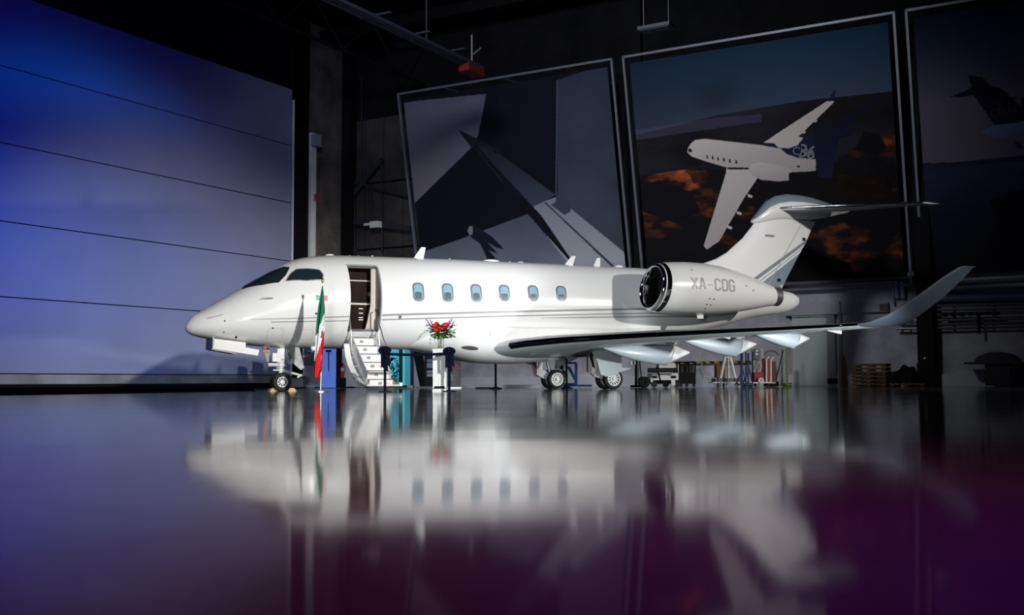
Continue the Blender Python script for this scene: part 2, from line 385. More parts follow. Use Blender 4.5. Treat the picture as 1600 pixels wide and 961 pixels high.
def paint2(A):
    n = fbm(A, .6, 5); n2 = fbm(A, 1.2, 8, 5, .35); n3 = fbm(A, .3, 12)
    t = A.Z/A.z1
    top = np.array((12, 30, 44.)); mid = np.array((48, 48, 56.)); k = np.clip((1-t)/.42, 0, 1)[..., None]
    A.img[:] = top*(1-k)+mid*k
    xx = (A.X-A.s0)/(A.s1-A.s0); A.img *= (.8+.35*xx)[..., None]
    g = A.inside([(940, 212), (1000, 210), (1120, 180), (1250, 158), (1420, 140), (1460, 500), (900, 500)])
    base = np.array((17, 16, 19.))*(.4+1.2*n2)[..., None]; A.img[g] = base[g]
    hz = A.inside([(940, 206), (1000, 202), (1120, 184), (1190, 178), (1190, 190), (1000, 218), (940, 222)]); A.img[hz] = A.img[hz]*.5+np.array((50, 46, 62.))*.5
    rock = A.inside([(900, 300), (1000, 275), (1090, 262), (1160, 270), (1250, 262), (1290, 262), (1330, 235), (1400, 200), (1460, 200), (1460, 500), (900, 500)])
    nn_ = (n2-.5)*2.2+(n-.5)*1.6; nh = fbm(A, 2.2, 31, 4, .6); nn_ = nn_+(nh-.5)*1.2; msk = np.clip(nn_*3.2+.15, 0, 1)*np.clip((fbm(A, 3.5, 44, 3, .5)-.3)*2.2*(.5+nh), 0.05, 1.5); col = np.array((66, 32, 17.))*(.35+1.1*n)[..., None]*msk[..., None]+np.array((10, 8, 10.))*(1-msk)[..., None]
    A.img[rock] = col[rock]
    for P in ([(1002, 330), (1000, 290), (1030, 282), (1080, 300), (1095, 330), (1060, 350)], [(1335, 235), (1350, 205), (1375, 210), (1385, 230), (1370, 245)], [(1120, 400), (1250, 395), (1330, 410), (1330, 440), (1120, 440)]): A.fill(P, (9, 8, 11))
    for P in (c3([(90, 490), (140, 485), (220, 500), (235, 550), (120, 560)]), c3([(900, 500), (1050, 520), (1200, 510), (1240, 640), (1240, 700), (900, 600)])): A.fill(P, (66, 32, 17), None, np.clip(.1+1.5*n2*n2+(n-.5)*1.5, 0, 1.4))
    pale = (120, 113, 108); pale2 = (104, 98, 95); nv = (17, 18, 36); nvd = (11, 12, 24)
    A.fill(c3([(510, 330), (600, 270), (862, 100), (902, 100), (895, 112), (740, 262), (700, 300), (560, 345)]), pale)
    A.fill(c3([(780, 205), (812, 205), (800, 218), (775, 215)]), pale); A.fill(c3([(715, 265), (745, 268), (735, 282), (712, 278)]), pale)
    A.fill(c3([(865, 98), (905, 35), (912, 38), (901, 101)]), nv)
    A.fill(c3([(870, 240), (1090, 112), (1165, 105), (1050, 185), (950, 262)]), nvd)
    A.fill(c3([(305, 465), (310, 480), (450, 480), (475, 530), (400, 640), (262, 880), (195, 925), (176, 905), (300, 500)]), pale2, pale)
    for a, b in ((430, 625), (370, 720), (318, 800)): A.fill(c3([(a-12, b-10), (a+18, b), (a+14, b+14), (a-8, b+8)]), pale)
    A.fill(c3([(85, 385), (88, 362), (105, 335), (130, 315), (180, 309), (300, 322), (500, 345), (640, 370), (800, 420), (800, 488), (680, 495), (640, 490), (440, 470), (300, 468), (180, 432), (110, 408)]), pale2, pale)
    A.fill(c3([(500, 330), (570, 335), (590, 352), (560, 356)]), nv)
    A.fill(c3([(610, 368), (690, 350), (770, 280), (800, 300), (800, 424), (700, 415), (640, 395)]), nv)
    A.fill(c3([(565, 330), (570, 300), (600, 286), (660, 288), (730, 305), (700, 345), (650, 362), (590, 358)]), pale)
    A.fill(c3([(426, 480), (440, 450), (490, 438), (560, 450), (640, 470), (680, 492), (655, 500), (650, 542), (600, 547), (500, 538), (445, 515)]), pale2, pale)
    A.fill(c3([(650, 500), (680, 492), (700, 515), (680, 545), (650, 543)]), (8, 8, 12))
    A.fill(c3([(795, 300), (770, 245), (850, 235), (950, 258), (1005, 272), (1000, 290), (930, 306), (905, 420), (888, 530), (812, 520), (795, 400)]), nv, nvd)
    A.fill(c3([(88, 372), (96, 360), (112, 372), (112, 384), (95, 384)]), (14, 20, 24))
    for a, b in ((195, 411), (225, 414), (255, 420), (288, 425), (321, 432), (356, 437)): A.fill(c3([(a-5, b-11), (a+4, b-9), (a+7, b+10), (a-3, b+10)]), (12, 12, 16))
    A.fill(c3([(695, 458), (712, 460), (712, 470), (697, 468)]), (10, 10, 14))
    A.img *= 1.0
def c6(L, ox=1480, oy=110, k=6.41): return [(ox+a/k, oy+b/k) for a, b in L]
def paint3(A):
    n = fbm(A, .5, 21, 5, .3); yb = 262.0
    t = A.Z/A.z1; sky0 = np.array((9, 18, 36.)); sky1 = np.array((60, 56, 62.)); k = np.clip((1-t)/.34, 0, 1)[..., None]
    A.img[:] = sky0*(1-k)+sky1*k
    A.fill([(1420, 263), (1500, 258), (1620, 250), (1620, 440), (1420, 440)], (13, 14, 22), (30, 35, 52), .45+.9*n)
    A.fill([(1440, 255), (1500, 253), (1620, 240), (1620, 250), (1500, 260), (1440, 264)], (20, 24, 40))
    A.fill([(1545, 312), (1600, 295), (1640, 285), (1640, 440), (1530, 405), (1560, 345)], (9, 10, 18))
    A.fill(c6([(30, 265), (180, 205), (240, 165), (300, 240), (140, 270)]), (13, 14, 26))
    A.fill(c6([(210, 50), (350, 68), (440, 150), (545, 180), (780, 400), (790, 530), (475, 550), (265, 250), (240, 160)]), (12, 14, 34), (8, 9, 20))
    A.fill(c6([(345, 615), (390, 580), (480, 550), (700, 520), (900, 480), (900, 720), (770, 705), (560, 680), (400, 645)]), (52, 60, 80), (66, 72, 88))
    A.fill(c6([(665, 700), (720, 720), (765, 775), (705, 780)]), (20, 28, 60))
B1 = banner(-15.95, -5.8, 9.0, 'grey toned banner showing a giant dark wing tip, left of the canyon banner', 420, 380, 2.0, paint1)
B2 = banner(-4.82, 5.2, 9.0, 'banner picturing a white and navy jet flying over red canyon rocks', 560, 480, 2.0, paint2)
B3 = banner(6.08, 16.2, 9.0, 'rightmost banner picturing a navy jet tail against a grey dusk sky', 300, 260, 2.0, paint3)
def flat_text(body, size, mt, name, M4, parent=None, ext=.004):
    cu = bpy.data.curves.new(name, 'FONT'); cu.body = body; cu.size = size; cu.extrude = ext; cu.resolution_u = 3
    tmp = bpy.data.objects.new('tmp', cu); COL.objects.link(tmp)
    dg = bpy.context.evaluated_depsgraph_get(); me = bpy.data.meshes.new_from_object(tmp.evaluated_get(dg)); bpy.data.objects.remove(tmp)
    me.materials.clear(); me.materials.append(mt); me.transform(M4)
    o = bpy.data.objects.new(name, me); COL.objects.link(o)
    if parent: o.parent = parent
    return o
def banner_text(body, x, y, x2, y2, size, mt, s0, par, cond=1.0, off=.03):
    a = puv(x, y); b = puv(x2, y2); ang = math.atan2(b[1]-a[1], b[0]-a[0])
    M4 = Matrix.Translation((a[0]-s0, -a[1]*LEAN-off, a[1])) @ Matrix.Rotation(math.atan(LEAN)+PI/2, 4, 'X') @ Matrix.Rotation(ang, 4, 'Z') @ Matrix.Diagonal((cond, 1, 1, 1))
    return flat_text(body, size, mt, 'lettering', M4, par)
tw = mat('banner_lettering_white', (.34, .34, .37), .8); tg = mat('banner_lettering_grey', (.05, .055, .10), .8)
banner_text('CHA', 1237, 240.5, 1258, 244.5, .42, tw, -4.82, B2, 1.0)
banner_text('3', 1246, 245.0, 1258, 247, .72, tw, -4.82, B2, 1.0, .02)
banner_text('6', 1259, 247.2, 1272, 249.5, .72, tw, -4.82, B2, .9, .02)
banner_text('CHALLENGER', 1547, 183, 1600, 175.5, .36, tg, 6.08, B3, 1.0)
banner_text('350', 1549, 187, 1600, 179, .95, mat('banner_lettering_faint', (.012, .014, .035), .8), 6.08, B3, 1.0, .02)

# ================================================================== AIRCRAFT (local x aft, y starboard, z up; origin under the nose)
PSI = math.radians(25)
jet = thing('business_jet', 'white twin-engine business jet parked with its cabin door and stairs open', 'airplane', (-8.4, 27.9, 0), PSI)
def ip(x, pts):
    xs = [p[0] for p in pts]; ys = [p[1] for p in pts]
    return float(np.interp(x, xs, ys))
def smooth_ip(pts, r=.18):
    def f(x):
        return sum(ip(x+d*r, pts)*w_ for d, w_ in ((-1, .1), (-.66, .15), (-.33, .2), (0, .1), (.33, .2), (.66, .15), (1, .1)))
    return f
TOPP = [(0, 1.66), (.04, 1.78), (.17, 1.95), (.65, 2.25), (1.3, 2.66), (1.63, 2.84), (2.14, 3.18), (2.48, 3.40), (2.82, 3.54), (3.34, 3.64), (3.88, 3.69), (5.34, 3.71), (7.25, 3.73), (13.6, 3.73), (14.6, 3.69), (16, 3.58), (18, 3.36), (19.5, 3.16), (19.72, 3.06)]
BOTP = [(0, 1.64), (.04, 1.54), (.17, 1.46), (.34, 1.41), (.83, 1.31), (1.65, 1.2), (2.5, 1.15), (3.54, 1.14), (12.2, 1.14), (13.2, 1.22), (14.5, 1.45), (16, 1.82), (17.8, 2.26), (19.2, 2.46), (19.6, 2.6), (19.72, 2.70)]
AP = [(0, .03), (.04, .13), (.12, .24), (.3, .40), (.65, .60), (1.3, .86), (2.1, 1.05), (3, 1.18), (4, 1.25), (5, 1.27), (13, 1.27), (14.5, 1.18), (16, .95), (17.8, .6), (19.2, .34), (19.6, .24), (19.72, .17)]
ZCP = [(0, 1.65), (.65, 1.72), (1.3, 1.86), (2.1, 2.08), (3, 2.3), (4, 2.42), (14, 2.42), (17.8, 2.78), (19.72, 2.88)]
_c = {}
def fp(s):
    k = round(s, 4)
    if k not in _c:
        r = .02 if s < .3 else (.06 if s < 1.2 or s > 19.2 else .25)
        _c[k] = tuple(smooth_ip(P, r)(s) for P in (TOPP, BOTP, AP, ZCP))
    return _c[k]
def fus0(s, ph):
    t, b, a, zc = fp(s); c = math.cos(ph); return V(s, -a*math.sin(ph), zc + (t-zc)*c if c > 0 else zc+(zc-b)*c)
def fus(s, ph, off=0.0):
    p = fus0(s, ph)
    if off:
        ds = fus0(s+.03, ph)-fus0(s-.03, ph); dp = fus0(s, ph+.02)-fus0(s, ph-.02)
        n = dp.cross(ds).normalized()
        if n.dot(p-V(s, 0, fp(s)[3])) < 0: n = -n
        p = p+n*off
    return p
def phi(s, z, side=1):
    t, b, a, zc = fp(s); c = (z-zc)/((t-zc) if z > zc else (zc-b)); return side*math.acos(max(-1, min(1, c)))
def patch(name, poly, off, mt, par, side=1, rings=4, sub=5, smooth=True, inphi=False, thick=.0):
    P = []
    pp = [(s, z if inphi else phi(s, z)) for s, z in poly]
    for i in range(len(pp)):
        a, b = pp[i], pp[(i+1) % len(pp)]
        for k in range(sub): t = k/sub; P.append((a[0]*(1-t)+b[0]*t, a[1]*(1-t)+b[1]*t))
    cx = sum(p[0] for p in P)/len(P); cy = sum(p[1] for p in P)/len(P)
    mb = MB(); n = len(P); vs = [fus(cx, side*cy, off)]
    for r in range(1, rings+1):
        t = r/rings; vs += [fus(cx+(p[0]-cx)*t, side*(cy+(p[1]-cy)*t), off) for p in P]
    vs += [fus(p[0], side*p[1], -.004) for p in P]
    fs = [(0, 1+i, 1+(i+1) % n) for i in range(n)]
    for r in range(rings): fs += [(1+r*n+i, 1+(r+1)*n+i, 1+(r+1)*n+(i+1) % n, 1+r*n+(i+1) % n) for i in range(n)]
    mb.add(vs, fs); return mb.obj(name, mt, par, smooth=40 if smooth else False)
def ribbon(name, pts, wd, off, mt, par, side=1, step=.12):
    mb = MB(); vs = []
    k = max(2, int((pts[-1][0]-pts[0][0])/step))
    for i in range(k+1):
        s = pts[0][0]+(pts[-1][0]-pts[0][0])*i/k; z = ip(s, pts); ww = wd(s) if callable(wd) else wd
        vs += [fus(s, phi(s, z-ww/2, side), off), fus(s, phi(s, z+ww/2, side), off)]
    fs = [(2*i, 2*i+2, 2*i+3, 2*i+1) for i in range(k)]
    return mb.add(vs, fs).obj(name, mt, par)
def pathline(name, pts, wd, off, mt, par, side=1, closed=True):      # closed outline on the fuselage skin
    mb = MB(); pl = [fus(s, phi(s, z, side), off) for s, z in pts]
    if closed: pl.append(pl[0])
    mb.tube(pl, wd, 4); return mb.obj(name, mt, par)
def rrect(s, z, hw, hh, r, n=4, skew=0):
    out = []
    for cx, cz, a0 in ((hw-r, hh-r, 0), (-hw+r, hh-r, 90), (-hw+r, -hh+r, 180), (hw-r, -hh+r, 270)):
        for k in range(n+1):
            a = math.radians(a0+90*k/n); out.append((s+cx+r*math.cos(a)+skew*(cz+r*math.sin(a)), z+cz+r*math.sin(a)))
    return out
# --- fuselage skin with a real doorway
DS0, DS1 = 4.02, 4.86
DP0, DP1 = math.radians(43), math.radians(131)
ss = sorted(set([round(x, 3) for x in list(np.linspace(0, .3, 9)) + list(np.linspace(.36, 4.02, 34)) + list(np.linspace(4.02, 4.86, 8)) + list(np.linspace(4.98, 19.2, 110)) + [19.3, 19.4, 19.5, 19.6, 19.68, 19.72]]))
NP = 90; phs = [math.radians(3+4*k) for k in range(NP)]
mb = MB(); vs = [fus(s, p) for s in ss for p in phs]; fs = []
for i in range(len(ss)-1):
    for j in range(NP):
        s_, p_ = (ss[i]+ss[i+1])/2, math.radians(3+4*j+2)
        if DS0 < s_ < DS1 and DP0 < p_ < DP1: continue
        fs.append((i*NP+j, i*NP+(j+1) % NP, (i+1)*NP+(j+1) % NP, (i+1)*NP+j))
fs.append(tuple(range(NP))); fs.append(tuple(range((len(ss)-1)*NP, len(ss)*NP)))
mb.add(vs, fs); mb.obj('fuselage', white, jet, smooth=50)
# doorway lining, dark cabin behind
mb = MB(); rim = [(s, DP0) for s in np.linspace(DS0, DS1, 8)] + [(DS1, p) for p in np.linspace(DP0, DP1, 23)][1:] + [(s, DP1) for s in np.linspace(DS1, DS0, 8)][1:] + [(DS0, p) for p in np.linspace(DP1, DP0, 23)][1:-1]
mb.loft([[fus(s, p, -o_) for s, p in rim] for o_ in (-.004, .10)], caps=False); mb.obj('door_frame', rimm, jet)
mb = MB(); mb.tube([fus(s, p, .004) for s, p in [(s, DP0) for s in np.linspace(DS0-.03, DS1-.08, 6)] + [(DS1-.02, DP0+.04)] + [(DS1+.0, p) for p in np.linspace(DP0+.1, DP1, 18)]], .022, 6); mb.obj('door_seal', mat('door_seal_grey', (.36, .36, .36), .5), jet)
cab = MB().box((4.75, -.35, 2.45), (2.6, .06, 1.9)); cab.obj('galley_cabinet', wood, jet)
MB().box((3.62, -.5, 2.45), (.06, .5, 1.7)).obj('cockpit_bulkhead', wood, jet)
MB().box((5.48, -.5, 2.45), (.06, .5, 1.7)).obj('cabin_bulkhead', wood, jet)
MB().box((4.55, -.40, 1.53), (1.8, .76, .06)).obj('entry_floor', greyp, jet)
MB().box((4.55, -.30, 3.38), (1.8, .5, .04)).obj('entry_ceiling', darkm, jet)
for z_, h_ in ((2.98, .03), (2.35, .05)): MB().box((4.6, -.40, z_), (2.0, .06, h_)).obj('cabinet_ledge', cream, jet)
for z_ in (2.22, 2.10, 1.98, 1.92): MB().box((4.55, -.40, z_), (.12, .03, .02)).obj('cabinet_latch', steel, jet)
MB().box((4.85, -.41, 2.62), (.22, .06, .1)).obj('basin_tap', steel, jet)
MB().box((5.0, -.41, 3.15), (.3, .04, .08)).obj('reading_lamp', mat('blue_lit_lamp', (.1, .4, .6), .4), jet)
mb = MB(); secs = []
for z_, x_, w_ in ((3.33, 4.86, .11), (2.8, 4.85, .10), (2.3, 4.83, .09), (1.9, 4.80, .13), (1.6, 4.74, .15)):
    secs.append([V(x_+w_*math.cos(a)*(1+.25*math.cos(4*a)), -.72+.07*math.sin(a), z_) for a in np.linspace(0, 2*PI, 21)[:-1]])
mb.loft(secs).obj('entry_curtain', cream, jet, smooth=True)
mb = MB(); mb.cyl((5.05, -.7, 3.33), (5.05, -.7, 1.6), .09, .11, 10); mb.obj('entry_curtain', mat('shaded_curtain', (.30, .26, .22), .8), jet, smooth=True, label='shaded beige curtain')  # darker copy of the cream curtain, shade put into its colour
# --- cabin windows
for s_, z_ in ((5.90, 2.655), (6.75, 2.665), (7.60, 2.675), (8.46, 2.685), (9.36, 2.70), (10.26, 2.715)):
    f = patch('window_frame', rrect(s_, z_, .165, .255, .13), .014, rimm, jet, sub=1, rings=2)
    patch('window_pane', rrect(s_, z_, .125, .21, .10), .020, glassc, f, sub=1, rings=2)
    patch('seat_back_patch', rrect(s_-.01, z_-.10, .10, .10, .06), .024, seatm, f, sub=1, rings=2)  # dark seat back behind the glass, drawn on the pane as a patch
    f2 = patch('window_frame', rrect(s_, z_, .165, .255, .13), .014, rimm, jet, side=-1, sub=1, rings=2)
    patch('window_pane', rrect(s_, z_, .125, .21, .10), .020, glassc, f2, side=-1, sub=1, rings=2)
# --- cockpit glazing
WS = [(1.38, 2.66), (1.55, 2.86), (2.0, 3.07), (2.42, 3.27), (2.56, 3.25), (2.42, 3.03), (2.22, 2.82), (1.85, 2.76)]
SW = [(2.36, 2.84), (2.50, 3.05), (2.68, 3.20), (3.02, 3.22), (3.28, 3.19), (3.36, 3.06), (3.34, 2.90), (2.9, 2.86)]
for sd in (1, -1):
    f = patch('windshield_surround', WS, .008, blackm, jet, side=sd)
    cs = sum(p[0] for p in WS)/8; cz = sum(p[1] for p in WS)/8
    patch('windshield_pane', [(cs+(a-cs)*.9, cz+(b-cz)*.86) for a, b in WS], .014, glassd, f, side=sd)
    f = patch('cockpit_window_surround', SW, .008, mat('cockpit_window_surround', (.38, .38, .38), .4), jet, side=sd)
    cs = sum(p[0] for p in SW)/8; cz = sum(p[1] for p in SW)/8
    patch('cockpit_window_pane', [(cs+(a-cs)*.93, cz+(b-cz)*.88) for a, b in SW], .014, glassd, f, side=sd)
# --- livery
ZP1 = [(1.5, 1.84), (2.56, 1.88), (4.0, 1.955), (5.31, 2.03), (8.69, 2.19), (13.32, 2.385), (15.5, 2.48)]
ZP2 = [(2.0, 1.78), (4.0, 1.845), (5.32, 1.91), (8.69, 2.07), (13.32, 2.255), (15.5, 2.33)]
ZP3 = [(9.6, 2.03), (10.3, 2.055), (13.33, 2.155), (15.5, 2.2)]
def cut(P, a, b): return [(a, ip(a, P))]+[p for p in P if a < p[0] < b]+[(b, ip(b, P))]
for P, a, b, wd in ((ZP1, 1.5, 4.0, lambda s: .012+.008*(s-1.5)), (ZP1, 4.9, 15.5, lambda s: .046+.001*s), (ZP2, 2.0, 4.0, .024), (ZP2, 4.9, 15.5, .034), (ZP3, 9.6, 15.5, lambda s: min(.04, .01+.02*(s-9.6)))):
    for sd in (1, -1):
        if sd == -1 and a == 4.9: a = 4.0
        ribbon('livery_stripe', cut(P, a, b), wd, .003, stripe, jet, side=sd)
for k, cm in enumerate(((.0, .25, .13), (.85, .85, .85), (.7, .02, .02))):
    a = 3.10+.105*k
    patch('flag_stripe', [(a, 2.35), (a+.105, 2.35), (a+.105, 2.49), (a, 2.49)], .003, mat('decal_%d' % k, cm, .4), jet, rings=2, sub=3)
patch('flag_stripe', [(3.235, 2.40), (3.275, 2.40), (3.275, 2.44), (3.235, 2.44)], .005, mat('decal_emblem', (.35, .22, .08), .5), jet, rings=1, sub=2)
# --- small fittings on the skin
pathline('access_door_outline', rrect(2.14, 1.48, .20, .155, .09), .006, 0, panelline, jet)
pathline('access_door_outline', rrect(2.93, 1.45, .20, .155, .09), .006, 0, panelline, jet)
pathline('radome_seam', [(1.02, z) for z in np.linspace(2.42, 1.36, 10)], .0035, 0, panelline, jet, closed=False)
pathline('radome_strip', [(.46, 1.86), (.6, 1.9), (.85, 1.97)], .007, .002, blackm, jet, closed=False)
for s_, z_, r_ in ((1.2, 1.40, .028), (.88, 1.80, .018), (.88, 1.52, .016), (2.06, 1.63, .02), (3.33, 1.72, .03), (3.32, 1.62, .03), (5.40, 1.97, .045), (5.8, 2.46, .02)):
    patch('skin_port', rrect(s_, z_, r_, r_, r_*.98), .006, blackm if r_ < .04 else rimm, jet, sub=1, rings=1)
p = fus(2.02, phi(2.02, 2.38), .05); mb = MB(); mb.cyl(p, p+V(-.30, 0, -.01), .014, .006, 6); mb.cyl(fus(2.02, phi(2.02, 2.38)), p, .02, n=6); mb.obj('pitot_probe', steel, jet)
p = fus(3.12, phi(3.12, 2.02), .04); mb = MB(); mb.cyl(p, p+V(.18, 0, .03), .018, .006, 6); mb.cyl(fus(3.12, phi(3.12, 2.02)), p, .02, n=6); mb.obj('angle_of_attack_vane', blackm, jet)
p = fus(2.45, phi(2.45, 2.3), .012); MB().box(p, (.14, .02, .03)).obj('door_handle', steel, jet)
# --- antennas and domes along the spine
for s_, h_, l_, sw in ((6.2, .34, .30, .20), (11.0, .30, .30, .22), (12.0, .28, .24, .12)):
    z_ = fp(s_)[0]-.02; secs = []
    for t in (0, .5, 1):
        ch = l_*(1-.55*t); x0 = s_+sw*t*1.2; th = .035*(1-.5*t)
        secs.append([V(x0, 0, z_+h_*t), V(x0+ch*.3, th/2, z_+h_*t), V(x0+ch, 0, z_+h_*t), V(x0+ch*.3, -th/2, z_+h_*t)])
    MB().loft(secs).obj('blade_antenna', white, jet)
for s_, r_, h_ in ((3.8, .14, .06), (4.35, .06, .03), (8.6, .28, .07), (9.55, .12, .05), (12.9, .16, .09), (5.0, .03, .05), (4.6, .05, .03), (7.3, .04, .04), (9.2, .04, .04)):
    MB().sphere((s_, 0, fp(s_)[0]-.012), 1, (r_, r_*.7, h_), 16, 8).obj('spine_dome', white, jet, smooth=True)
for s_ in (3.3, 6.6): MB().sphere((s_, -.25, fp(s_)[1]), 1, (.08, .04, .07), 10, 6).obj('belly_antenna', white, jet, smooth=True)

# --- wing to body fairing
BB = [(5.7, 1.20), (6.29, 1.10), (6.87, .98), (7.84, .78), (8.6, .74), (9.4, .74), (10.3, .84), (11.5, .94), (12.6, 1.05), (13.8, 1.32), (14.6, 1.6)]
BA = [(5.7, .5), (6.3, .9), (6.9, 1.16), (7.6, 1.31), (8.5, 1.37), (11.5, 1.37), (12.6, 1.32), (13.8, 1.05), (14.6, .6)]
BZ = [(5.7, 1.45), (6.3, 1.6), (7.6, 1.72), (12, 1.72), (14.6, 1.9)]
fb, fa, fz = smooth_ip(BB, .3), smooth_ip(BA, .3), smooth_ip(BZ, .3)
def bel(s, t):                                   # t: 0 port side .. pi starboard side, through the keel
    c, n = math.cos(t), math.sin(t); e = .85
    return V(s, -fa(s)*math.copysign(abs(c)**e, c), fz(s)-(fz(s)-fb(s))*abs(n)**e)
secs = [[bel(s, PI*k/30) for k in range(31)]+[V(s, fa(s)*.5, fz(s)+.18), V(s, -fa(s)*.5, fz(s)+.18)] for s in np.linspace(5.7, 14.6, 46)]
MB().loft(secs).obj('belly_fairing', white, jet, smooth=50)
mb = MB(); pr = [bel(7.48+.24*math.cos(a)+0*a, .62+.085*math.sin(a)) for a in np.linspace(0, 2*PI, 25)[:-1]]; cc = sum(pr, V(0, 0, 0))/24
nn = V(0, -.7, -.7).normalized(); mb.add([p+nn*.012 for p in pr]+[cc+nn*.02], [(i, (i+1) % 24, 24) for i in range(24)]); mb.obj('air_inlet', mat('inlet_mesh', (.08, .075, .07), .6), jet)
p = bel(8.02, .13)+V(0, -.01, 0); MB().cyl(p, p+V(0, -.012, 0), .05, n=14).obj('fuel_cap', rimm, jet); MB().cyl(p+V(0, -.013, 0), p+V(0, -.02, 0), .025, n=10).obj('fuel_cap', white, jet)

# --- wings
def airfoil(s0, c, q, z, tc, n=14, inc=0.0, a=0.0, b=1.0, off=0.0, qn=0.0):
    # closed section, upper then lower surface, chord fraction a..b
    up = []; lo = []
    for k in range(n+1):
        x = a+(b-a)*(1-math.cos(PI*k/n))/2 if a == 0 else a+(b-a)*k/n
        yt = 5*tc*(.2969*math.sqrt(x)-.126*x-.3516*x*x+.2843*x**3-.1036*x**4)
        up.append(V(s0+c*x, q, z+(yt*.95)*c+off-inc*c*x)); lo.append(V(s0+c*x, q, z-yt*1.05*c-off-inc*c*x))
    return up+lo[::-1][:-1] if a == 0 else up+lo[::-1]
WST = [(-.6, 7.8, 5.0, 1.20, .12), (-1.25, 8.2, 4.6, 1.205, .12), (-2, 8.66, 4.05, 1.28, .12), (-3, 9.27, 3.45, 1.335, .115), (-4, 9.88, 3.05, 1.37, .11), (-5, 10.49, 2.75, 1.40, .11), (-6, 11.1, 2.42, 1.42, .105),
       (-7, 11.71, 2.1, 1.44, .10), (-8, 12.32, 1.78, 1.455, .10), (-9, 12.93, 1.45, 1.475, .10), (-9.75, 13.39, 1.22, 1.50, .10)]
def wing(sd, par):
    mir = (lambda p: V(p.x, p.y*sd*-1*-1 if sd == 1 else -p.y, p.z))
    def M_(sec): return [V(p.x, p.y if sd == 1 else -p.y, p.z) for p in sec]
    W = MB().loft([M_(airfoil(s, c, q, z, t)) for q, s, c, z, t in WST]).obj('wing', greyp, par, smooth=40)
    MB().loft([M_(airfoil(s-.012, c, q, z, t, a=0, b=.02, off=.004, n=8)) for q, s, c, z, t in [(-1.62, 8.42, 4.35, 1.245, .12)]+WST[2:]]).obj('leading_edge', mat('dark_polished_leading_edge', (.16, .17, .24), .06, 1.0), W, smooth=60)
    # winglet
    T = [(-9.75, 13.39, 1.22, 1.50, .10, 0), (-9.92, 13.62, 1.10, 1.56, .10, .3), (-10.05, 14.0, .98, 1.72, .09, .7), (-10.2, 14.75, .84, 2.15, .08, 1.1), (-10.35, 15.45, .66, 2.62, .08, 1.3), (-10.42, 15.85, .46, 2.84, .08, 1.35), (-10.44, 16.05, .36, 2.88, .07, 1.35)]
    secs = []
    for q, s, c, z, t, r in T:
        sec = airfoil(s, c, 0, 0, t); secs.append(M_([V(p.x, q+p.z*math.sin(r), z+p.z*math.cos(r)) for p in sec]))
    MB().loft(secs).obj('winglet', mat('winglet_unlit_grey', (.04, .05, .065), .5, spec=.1), par, smooth=40)  # unlit look of the winglet put into its near-black colour
    # flap and aileron panel lines on the lower surface, small fuel vents
    for q0, q1, f in ((-1.6, -4.2, .72), (-4.4, -7.0, .72), (-7.1, -9.4, .74), (-1.6, -9.4, .16)):
        pl = []
        for q in np.linspace(q0, q1, 14):
            s = np.interp(-q, [-w_[0] for w_ in WST], [w_[1] for w_ in WST]); c = np.interp(-q, [-w_[0] for w_ in WST], [w_[2] for w_ in WST])
            z = np.interp(-q, [-w_[0] for w_ in WST], [w_[3] for w_ in WST]); t = np.interp(-q, [-w_[0] for w_ in WST], [w_[4] for w_ in WST])
            yt = 5*t*(.2969*math.sqrt(f)-.126*f-.3516*f*f+.2843*f**3-.1036*f**4)
            pl.append(V(s+c*f, q if sd == 1 else -q, z-yt*1.05*c-.001))
        MB().tube(pl, .007 if f < .5 else .012, 4).obj('panel_line', gearg, W)
    for q, s in ((-4.6, 10.75), (-6.4, 11.9), (-8.9, 13.25)):
        z = np.interp(-q, [-w_[0] for w_ in WST], [w_[3] for w_ in WST])-.13
        mb = MB(); y = q if sd == 1 else -q
        mb.loft([[V(s, y-.02, z+.05), V(s, y+.02, z+.05), V(s, y+.02, z+.04), V(s, y-.02, z+.04)], [V(s+.38, y-.07, z+.05), V(s+.38, y+.07, z+.05), V(s+.38, y+.06, z-.03), V(s+.38, y-.06, z-.03)]])
        mb.obj('air_scoop', gearg, W)
    # flap track fairings: fixed keel and drooped aft cone
    for q, s0, z0, sm, zb, zt_, st, ztip in ((-3.3, 10.45, 1.10, 12.54, .72, 1.21, 13.18, 1.02), (-5.3, 11.45, 1.33, 13.36, .90, 1.32, 13.95, 1.20), (-7.3, 12.2, 1.42, 13.60, 1.06, 1.375, 14.06, 1.28)):
        y = q if sd == 1 else -q
        secs = []
        for t in np.linspace(0, 1, 10):
            s = s0+(sm-s0)*t; top = z0+.03+(zt_-z0)*t+.04*math.sin(PI*t); bot = top-(zt_-zb+.07)*(1-(1-t)**2.1)-.015; hw = .02+.15*min(1, t*1.6)**.7
            h = (top-bot)/2; zc_ = (top+bot)/2
            secs.append([V(s+(.10*(zz/h) if t > .95 else 0), y+hw*math.copysign(abs(yy)**.75, yy), zc_+zz) for yy, zz in [(math.cos(a), h*math.sin(a)) for a in np.linspace(0, 2*PI, 21)[:-1]]])
        F_ = MB().loft(secs).obj('flap_track_fairing', mat('fairing_grey_paint', (.40, .45, .47), .4, coat=.15), par, smooth=50)
        secs = []
        for t in np.linspace(0, 1, 6):
            s = sm+.02+(st-sm)*t; h = (zt_-zb+.06)/2*(1-t*.90); zc_ = (zt_+zb)/2*(1-t)+ztip*t; hw = .16*(1-t)**.7+.015
            secs.append([V(s+.10*(1-t)*math.sin(a), y+hw*math.cos(a), zc_+h*math.sin(a)) for a in np.linspace(0, 2*PI, 21)[:-1]])
        MB().loft(secs).obj('aft_cone', white, F_, smooth=50)
        MB().box((sm+.06, y, zt_+.07), (.30, .10, .05)).box((sm+.02, y, zt_+.02), (.2, .05, .12)).obj('hinge_bracket', white, F_)
    # drooped inboard flap edge
    return W
wing(1, jet); wing(-1, jet)

